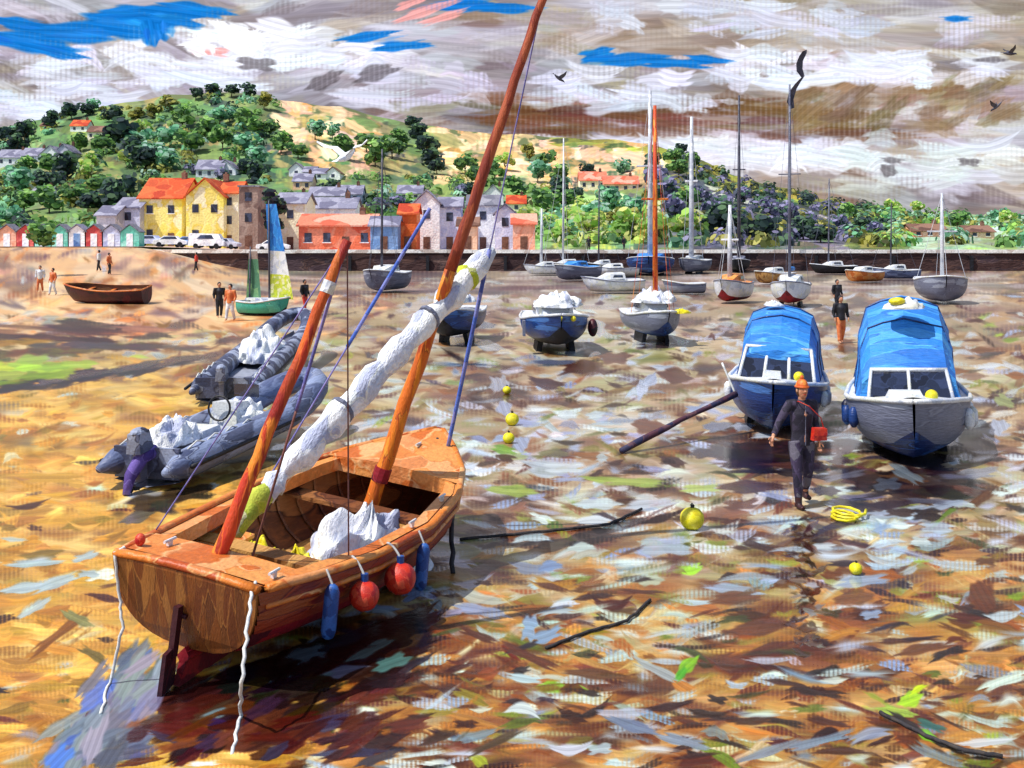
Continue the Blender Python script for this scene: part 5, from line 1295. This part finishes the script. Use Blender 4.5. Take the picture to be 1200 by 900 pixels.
big = [('dark',85,140,1.7),('dark',62,150,1.4),('dark',105,136,1.5),('dark',135,142,1.5),('dark',12,168,1.7),('dark',30,164,1.4),('dark',145,176,2.3),('dark',158,190,2.0),('dark',172,200,1.8),('dark',78,212,1.6),('dark',66,222,1.3),
  ('dark',20,150+30,1.4),('dark',230,116,1.3),('dark',250,113,1.4),('dark',272,112,1.4),('dark',292,115,1.3),('dark',500,180,2.0),('dark',492,164,1.8),('dark',486,150,1.5),('dark',505,196,1.6),('dark',512,204,1.2),
  ('sea',165,176,1.8),('sea',182,190,1.8),('sea',200,172,1.9),('sea',196,200,1.6),('sea',258,148,1.6),('sea',270,142,1.4),('sea',300,196,1.7),('sea',290,180,1.7),('sea',20,228,1.6),('sea',110,130,1.2),('sea',370,164,1.5),('sea',390,162,1.2),('sea',12,262,1.0),
  ('sea',730,206,1.2),('sea',710,250,1.5),('sea',700,262,1.4),('sea',740,258,1.3),('sea',630,214,1.4),('sea',1170,262,1.2),
  ('lime',168,160,1.4),('lime',180,184,1.4),('lime',110,200,1.2),('lime',150,196,1.2),('lime',100,210,1.3),('lime',592,200,1.3),('lime',668,268,1.4),('lime',690,280,1.2),('lime',802,280,1.6),('lime',770,284,1.3),('lime',740,282,1.3),('lime',620,270,1.0),('lime',655,284,1.0),('lime',1075,252,1.1),('lime',1045,252,1.1),('lime',1180,266,1.2),
  ('mid',215,150,2.0),('mid',225,180,1.9),('mid',240,165,1.8),('mid',262,176,1.8),('mid',285,150,1.7),('mid',308,160,1.7),('mid',330,180,1.6),('mid',350,186,1.5),('mid',405,186,1.7),('mid',430,178,1.7),('mid',440,196,1.7),('mid',460,186,1.6),('mid',470,170,1.6),('mid',120,180,1.5),('mid',95,176,1.4),('mid',60,204,1.4),('mid',30,208,1.5),('mid',90,240,1.5),('mid',60,250,1.4),('mid',120,226,1.4),('mid',30,248,1.4),('mid',560,216,1.6),('mid',580,210,1.5),('mid',545,204,1.4),('mid',605,232,1.3),('mid',640,200,1.5),('mid',655,212,1.4),('mid',680,178,1.2),
  ('mid',660,244,1.4),('mid',640,250,1.3),('mid',795,206,1.4),('mid',812,196,1.2),('mid',790,194,1.3),('mid',800,250,1.3),('mid',1120,268,1.1),('mid',990,262,1.2),
  ('olive',340,128,1.2),('olive',310,128,1.3),('olive',200,130,1.5),('olive',180,140,1.5),('olive',160,140,1.2),('olive',430,146,1.3),('olive',450,150,1.2),('olive',660,176,1.2),('olive',700,180,1.2),('olive',735,184,1.2),('olive',770,188,1.2),('olive',620,188,1.2),('olive',720,266,1.3),('olive',740,268,1.2),
  ('dark',135,250,1.5),('dark',150,232,1.3),('dark',50,220,1.2),('dark',110,250,1.4),('dark',655,232,1.2),('dark',672,236,1.2),('dark',550,232,1.1),('dark',690,208,1.1),('dark',765,200,1.2),('dark',800,180,1.0),('dark',845,280,1.3),('dark',860,282,1.3),('dark',830,276,1.2),('dark',895,284,1.3),('dark',940,280,1.2),('dark',960,284,1.1),('dark',1010,276,1.0),('dark',1040,270,1.0),('dark',390,226,1.0),('dark',290,204,1.3),('dark',300,212,1.1),
  ('violet',765,224,1.4),('violet',780,236,1.4),('violet',790,262,1.3),('violet',842,262,1.3),('violet',870,240,1.1),('violet',905,258,1.2),('violet',925,264,1.2),('violet',820,236,1.2),('violet',468,246,.9),('violet',442,248,.9),('violet',260,212,1.1),('violet',230,204,1.1),('violet',540,232,.9),('violet',985,276,1.0),('violet',1025,282,.9)]
for k, px, py, s in big:
    if 330 < px < 780 and (py-sil(px)) < 26 and not (484 < px < 514): continue
    put_tree(k, px, py, s*.85)
# tall dark bush-headed tree behind the blue sail
t = thing('tree', ((321-600)*150/F, 150, zl(321)), 'dark leafy tree standing behind the top of the blue sail', 'tree')
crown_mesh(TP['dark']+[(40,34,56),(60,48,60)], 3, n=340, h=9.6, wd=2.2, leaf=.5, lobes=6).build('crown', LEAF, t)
m = MB(); m.tube([(0,0,0), (.1,0,3), (0,0,6.5)], [.28,.2,.1], 8); m.build('trunk', BARK, t)
t = thing('bush', G(52, 303)+Vector((0,0,-.1)), 'round green bush growing at the top of the beach, left', 'bush')
crown_mesh(TP['mid'], 9, n=220, h=2.3, wd=1.25, leaf=.28, lobes=5).build('foliage', LEAF, t)
# unbroken woodland between the single trees
def woodland():
    m = MB(); rr = random.Random(5)
    for i in range(2300):
        px = rr.uniform(-240, 1440); s = sil(px); py = rr.uniform(s+3, HB-3); rel = (py-s)/(HB-s)
        if 325 < px < 780 and rel < .42: continue
        if 740 < px < 1000 and rel > .25 and rr.random() < .6: continue
        k = 'mid'
        if px < 160: k = rr.choice(['mid','dark','sea','olive','mid'])
        elif px < 340: k = rr.choice(['mid','dark','sea','olive','mid','mid'])
        elif 620 < px < 800 and rel > .5: k = rr.choice(['lime','sea','lime','mid'])
        elif 740 < px < 1000: k = rr.choice(['violet','dark','olive'])
        elif px > 1040: k = rr.choice(['sea','lime','mid','olive','sea'])
        else: k = rr.choice(['mid','olive','sea','dark','mid'])
        if any(abs(px-a) < 26 and -14 < py-b_ < 16 for a, b_ in HOUSES): continue
        q = hill_pt(px, py); sc = rr.uniform(2.0, 4.2); c0 = rr.choice(TP[k])
        for _ in range(26):
            d = Vector((rr.gauss(0,1), rr.gauss(0,1), abs(rr.gauss(0,1)))).normalized()
            p = q+d*sc*rr.uniform(.5, 1); a = d.cross(Vector((rr.gauss(0,1), rr.gauss(0,1), rr.gauss(0,1)))).normalized(); b_ = d.cross(a)
            l_ = rr.uniform(.5, 1.1); c_ = c0 if rr.random() < .6 else rr.choice(TP[k]); f = rr.uniform(.85, 1.15)
            m.add([p+a*l_*math.cos(t_)+b_*l_*.6*math.sin(t_) for t_ in (0, 1.1, 2.0, 3.14, 4.2, 5.1)], [(0,1,2,3,4,5)], 0, lin([x*f for x in c_], ALB))
    tag(m.build('woodland', LEAF), 'mixed green woodland covering the hillside between the houses', 'woodland', kind='stuff')
woodland()

# ================================================================== GULLS
def gull(px, py, Y, span_px, label, mat, rz=0, bank=0, kind='bird'):
    p = A(px, py, Y); s = span_px*Y/F
    t = thing('gull', p, label, 'gull', rot=(0, R(bank), R(rz)))
    m = MB(); m.tube([(-.30,0,.02),(-.24,0,.01),(-.1,0,0),(.08,0,0),(.2,0,.02),(.27,0,.035),(.31,0,.03),(.36,0,.015)], [.02,.04,.065,.07,.05,.042,.03,.008], 10)
    m.v = [(x*s, y*s, z*s) for x, y, z in m.v]; m.build('body', mat, t, smooth=True)
    for sd in (-1, 1):
        m = MB(); rows = []
        for f, zz, yy, c0, c1 in ((0, .03, .03, .12, -.10), (.35, .17, .20, .13, -.06), (.7, .20, .36, .08, -.06), (1, .30, .5, -.02, -.06)):
            rows.append([(c0*s, sd*yy*s, zz*s), ((c0+c1)/2*s, sd*yy*s, (zz+.02)*s), (c1*s, sd*yy*s, zz*s)])
        m.grid(rows); m.grid([[(a, b_, c-.008*s) for a, b_, c in r] for r in rows], flip=True); m.build('wing', mat, t, smooth=True)
    m = MB(); m.add([(-.28*s, .02*s, .02*s), (-.28*s, -.02*s, .02*s), (-.42*s, -.06*s, .02*s), (-.42*s, .06*s, .02*s), (-.35*s, 0, .04*s)], [(0,1,4), (1,2,4), (2,3,4), (3,0,4), (3,2,1,0)]); m.build('tail', mat, t)
    m = MB(); m.tube([(.35*s,0,.02*s), (.41*s,0,.0)], [.012*s, .004*s], 6); m.build('beak', M('yellow'), t)
gull(405, 184, 30, 66, 'white gull flying in front of the green hill', paint('gull_white', [(255,255,255),(236,240,250)], scale=9, rough=.8, alb=1.0), rz=70, bank=-18)
gull(655, 92, 34, 24, 'small dark gull in the sky right of the tall mast', M('dkspar'), rz=30, bank=30)
gull(1168, 125, 34, 24, 'dark gull gliding low in the sky at the right', M('dkspar'), rz=140, bank=40)
gull(1183, 63, 38, 26, 'dark gull in the top right corner of the sky', M('dkspar'), rz=5, bank=5)
# curling pennant on the tallest mast
def pennant():
    Y = 61; m = MB(); rows = []
    C = [(929,127,4),(926,118,8),(929,106,9),(935,97,7),(941,90,4),(937,82,7),(937,73,8),(941,64,9),(943,59,5)]
    for px, py, w_ in C:
        a, c = A(px-w_*.5, py+w_*.2, Y), A(px+w_*.5, py-w_*.2, Y+.2); rows.append([a, a.lerp(c, .5)+Vector((0, .12, 0)), c])
    m.grid(rows); tag(m.build('pennant', paint('pennant_cloth', [(84,84,100),(70,70,86),(104,102,116)], scale=1.5, rough=.8), smooth=True), 'long dark grey pennant curling upward from the tallest mast', 'flag')
pennant()
# ================================================================== PEOPLE
def remesh(mb, name, mat, parent, voxel, sm_=3, smooth=True):
    o = mb.build(name, mat, parent, smooth=True)
    r = o.modifiers.new('r', 'REMESH'); r.mode = 'VOXEL'; r.voxel_size = voxel; r.use_smooth_shade = True
    if sm_:
        s = o.modifiers.new('s', 'SMOOTH'); s.factor = .5; s.iterations = sm_
    return o
def walker():
    g = G(939, 594, 0)
    t = thing('person', g, 'person in dark jacket and orange hat walking across the mud with a red bag', 'person', rot=(0, 0, R(12)))
    t.scale = (.88, .9, 1)
    sk = paint('skin', [(214,150,116),(196,128,96),(226,168,134)], scale=9, rough=.6)
    hip = Vector((0,0,.90)); ch = Vector((0,-.01,1.28)); nk = Vector((0,-.015,1.47)); hd = Vector((0,-.03,1.60))
    shL, shR = Vector((.20,0,1.41)), Vector((-.20,0,1.41))
    # arms (x>0 is the viewer's right). walker faces the viewer (-y)
    elL, wrL = Vector((.27,.06,1.14)), Vector((.27,-.05,.90))
    elR, wrR = Vector((-.36,.02,1.17)), Vector((-.52,-.10,1.00))
    kR, aR = Vector((-.12,-.10,.50)), Vector((-.10,-.10,.09))
    kL, aL = Vector((.14,.03,.49)), Vector((.20,.26,.14))
    hL, hR = Vector((.10,0,.88)), Vector((-.10,0,.88))
    # body: head, neck, trunk, legs and hands as one skin
    m = MB()
    m.ball(hd, .1, 20, 14, sc=(.80, .98, 1.16)); m.ball(hd+Vector((0,-.035,-.055)), .062, 14, 10, sc=(.9,.9,1.0))
    m.tube([nk+Vector((0,0,-.08)), nk, hd+Vector((0,0,-.05))], [.065,.055,.055], 12)
    m.tube([(0,-.115,1.615),(0,-.138,1.585),(0,-.118,1.57)], [.012,.02,.014], 8)
    for s in (-1, 1): m.ball((s*.084,-.02,1.595), .028, 8, 6, sc=(.4,.8,1.1))
    m.tube([hip, (0,0,1.08), ch, nk+Vector((0,0,-.03))], [.13,.115,.14,.07], 14)
    for a, b_, c in ((shL, elL, wrL), (shR, elR, wrR)): m.tube([ch+(a-ch)*.5, a, b_, c], [.05,.05,.038,.026], 10)
    for a, b_, c in ((hL, kL, aL), (hR, kR, aR)): m.tube([a, b_, c], [.085,.055,.038], 12)
    for w, d, out in ((wrL, Vector((.0,-.15,-1)).normalized(), -1), (wrR, Vector((-.45,-.25,-.85)).normalized(), 1)):
        sdv = d.cross(Vector((0,-1,0)).normalized()).normalized(); nn = sdv.cross(d)
        m.tube([w-d*.02, w+d*.04, w+d*.085], [.024,.034,.032], 10, flat=.6)
        for k in range(4):
            b0 = w+d*.08+sdv*(-.03+.02*k); ln = (.062,.072,.068,.052)[k]
            m.tube([b0, b0+d*ln*.5+nn*.004, b0+d*ln*.85+nn*.022, b0+d*ln+nn*.034], [.0105,.010,.009,.007], 7)
        b0 = w+d*.03+sdv*.028*out; m.tube([b0, b0+sdv*.03*out+d*.03+nn*.01, b0+sdv*.035*out+d*.06+nn*.02], [.013,.011,.009], 7)
    remesh(m, 'body', sk, t, .0065, 2)
    # face
    for s in (-1, 1):
        m = MB(); m.ball((s*.032,-.108,1.612), .011, 10, 8, sc=(1.2,.6,.8)); e = m.build('eye', M('white'), t, smooth=True)
        m = MB(); m.ball((s*.032,-.1145,1.612), .0055, 8, 6); m.build('pupil', M('black'), e)
        m = MB(); m.tube([(s*.018,-.116,1.632), (s*.045,-.108,1.632)], .004, 5); m.build('eyebrow', M('black'), t)
    m = MB(); m.tube([(-.022,-.113,1.548), (0,-.119,1.546), (.022,-.113,1.548)], .0055, 6); m.build('mouth', M('fender_r'), t)
    m = MB(); m.ball(hd+Vector((0,.02,.0)), .108, 16, 12, sc=(.84,.92,1.05)); o = m.build('hair', paint('brown_hair', [(60,36,24),(90,52,30)], scale=20), t, smooth=True)
    # beanie
    m = MB(); rows = []
    for k in range(9):
        f = k/8; rr_ = .104*math.cos(f*1.5); rows.append([(math.cos(a)*rr_*.9, math.sin(a)*rr_*1.05-.02, 1.645+.11*math.sin(f*1.5)) for a in np.linspace(0, 2*math.pi, 25)])
    m.grid(rows); m.tube([(math.cos(a)*.096, math.sin(a)*.113-.02, 1.645) for a in np.linspace(0, 2*math.pi, 25)], .014, 6)
    m.ball((0,-.02,1.77), .03, 10, 8, noise=.1); m.build('hat', paint('orange_hat', [(232,110,40),(214,70,36),(244,150,60)], scale=14), t, smooth=True)
    # jacket
    m = MB(); m.tube([hip+Vector((0,0,-.05)), (0,0,1.02), ch, nk+Vector((0,0,-.06)), nk+Vector((0,0,.0))], [.165,.15,.175,.11,.07], 18, flat=1)
    m.v = [(x*1.08, y*.80, z) for x, y, z in m.v]
    for a, b_, c in ((shL, elL, wrL), (shR, elR, wrR)): m.tube([ch+(a-ch)*.5+Vector((0,0,.06)), a+Vector((0,0,-.01)), a.lerp(b_, .5), b_, b_.lerp(c, .9)], [.075,.078,.066,.056,.044], 12)
    remesh(m, 'jacket', paint('dark_jacket', [(40,36,52),(58,52,72),(28,26,40),(76,66,92)], scale=9, rough=.8, bump=.6), t, .012)
    m = MB(); m.tube([(-.10,-.135,.86),(-.10,-.14,1.4)], .006, 5); m.v = [(x+.10, y-.002, z) for x, y, z in m.v]; m.build('zip', M('grey'), t)
    m = MB()
    for a, b_, c in ((hL, kL, aL), (hR, kR, aR)): m.tube([a+Vector((0,0,.02)), a.lerp(b_, .4), b_, b_.lerp(c, .6), c+Vector((0,0,.06))], [.115,.105,.075,.066,.058], 14)
    m.ball((0,0,.90), .15, 14, 10, sc=(1.05,.8,.8)); remesh(m, 'trousers', paint('purple_trousers', [(56,44,72),(84,70,104),(40,34,56),(110,104,120)], scale=8, rough=.8, bump=.6), t, .012)
    for a, ry in ((aL, -.5), (aR, 0)):
        m = MB(); z = a.z
        m.tube([a+Vector((0,0,.14)), a+Vector((0,0,.02)), a+Vector((0,-.02,-.045))], [.062,.055,.05], 12); m.tube([a+Vector((0,.05,-.045)), a+Vector((0,-.06,-.05)), a+Vector((0,-.16,-.055))], [.045,.05,.034], 12, flat=.8)
        remesh(m, 'boot', paint('dark_boot', [(60,30,34),(40,26,36),(86,40,40)], scale=9), t, .01)
    m = MB(); m.tube([(-.17,-.16,.92),(-.05,-.165,.90),(.08,-.165,.9)], [.01,.01,.01], 5)
    return t, g
wt, wg = walker()
# red shoulder bag
Wm = Matrix.Translation(wg) @ Euler((0,0,R(12))).to_matrix().to_4x4()
t = thing('shoulder_bag', Wm @ Vector((.17,-.17,1.02)), 'small red shoulder bag carried at the hip of the walking person', 'bag', rot=(0,0,R(12)))
m = MB(); m.box((0,0,0), (.2,.09,.17), taper=.85); m.box((0,-.05,.03), (.19,.02,.09)); o = m.build('bag_body', M('fender_r'), t)
m = MB(); m.tube([(.07,.0,.08), (.02,-.02,.22), (-.15,-.02,.38), (-.27,.06,.44), (-.22,.2,.40)], .012, 6, flat=.5); m.build('strap', M('fender_r'), t, smooth=True)

def small_person(px, py, hgt_px, jacket, trou, label, rz=0, skin=(214,150,116), z=None, Y=None, step=.16, hair='black', crouch=False):
    if Y is None: g = G(px, py)
    else: g = Vector(((px-600)*Y/F, Y, z))
    s = 1.0
    t = thing('person', g, label, 'person', rot=(0,0,R(rz)), scale=s)
    sk = paint('skin', [skin])
    m = MB(); m.ball((0,-.02,1.58), .1, 12, 9, sc=(.85,.95,1.15)); m.tube([(0,0,1.3),(0,0,1.5)], [.08,.055], 8)
    m.ball((0,-.12,1.57), .02, 6, 5)
    for sd in (-1, 1):
        m.tube([(sd*.12,0,1.36), (sd*.21,0,1.40), (sd*.27,.03,1.12), (sd*.26,-.10,.88), (sd*.26,-.12,.78)], [.06,.055,.045,.034,.03], 8)
        m.tube([(sd*.09,0,.9), (sd*.11,-.05+sd*step*.3,.5), (sd*.12,sd*step,.06), (sd*.12,sd*step-.12,.04)], [.09,.06,.045,.035], 8)
    m.tube([(0,0,.85),(0,0,1.1),(0,0,1.35)], [.13,.12,.1], 10); remesh(m, 'body', sk, t, .03, 1)
    m = MB(); m.tube([(0,0,.82),(0,0,1.05),(0,0,1.3),(0,0,1.45)], [.17,.16,.18,.09], 12)
    for sd in (-1, 1): m.tube([(sd*.1,0,1.37), (sd*.21,0,1.40), (sd*.27,.03,1.12), (sd*.26,-.08,.92)], [.08,.08,.065,.05], 8)
    remesh(m, 'jacket', jacket, t, .03, 1)
    m = MB()
    for sd in (-1, 1): m.tube([(sd*.08,0,.92), (sd*.11,-.05+sd*step*.3,.5), (sd*.12,sd*step,.09)], [.12,.085,.065], 8)
    remesh(m, 'trousers', trou, t, .03, 1)
    m = MB(); m.ball((0,.01,1.61), .11, 10, 8, sc=(.88,.92,1.05)); m.build('hair', M(hair), t, smooth=True)
    return t
bk, dk = M('black'), M('dkspar')
og = paint('orange_top', [(236,140,80),(220,110,60)], scale=6); wh = M('white'); rd = M('fender_r')
small_person(981, 366, 44, bk, bk, 'person in black standing beyond the two blue covered cruisers', rz=20)
small_person(257, 372, 40, bk, bk, 'person in black, left of the pair beside the teal dinghy', rz=30)
small_person(270, 376, 40, og, wh, 'person in orange top and white trousers beside the teal dinghy', rz=-20)
small_person(357, 366, 40, bk, rd, 'person in black jacket and red trousers right of the teal dinghy', rz=60)
small_person(47, 342, 30, wh, og, 'person in white top standing on the beach left of the maroon boat', rz=10)
small_person(62, 346, 30, og, wh, 'person in orange top on the beach left of the maroon boat', rz=-30)
small_person(128, 322, 24, og, bk, 'person in orange top on the sand above the maroon boat', rz=80)
small_person(116, 318, 24, wh, bk, 'person in white top on the sand above the maroon boat', rz=-80)
small_person(690, 0, 14, bk, bk, 'person in black standing on the harbour wall, left of two', Y=128.8, z=2.7)
small_person(731, 0, 14, bk, bk, 'person in black standing on the harbour wall, right of two', Y=128.8, z=2.7, rz=40)
small_person(230, 318, 24, rd, bk, 'person in red top walking on the far sand', rz=-80)
small_person(985, 402, 30, bk, og, 'person in black on the mud between the two blue covered cruisers', rz=10)
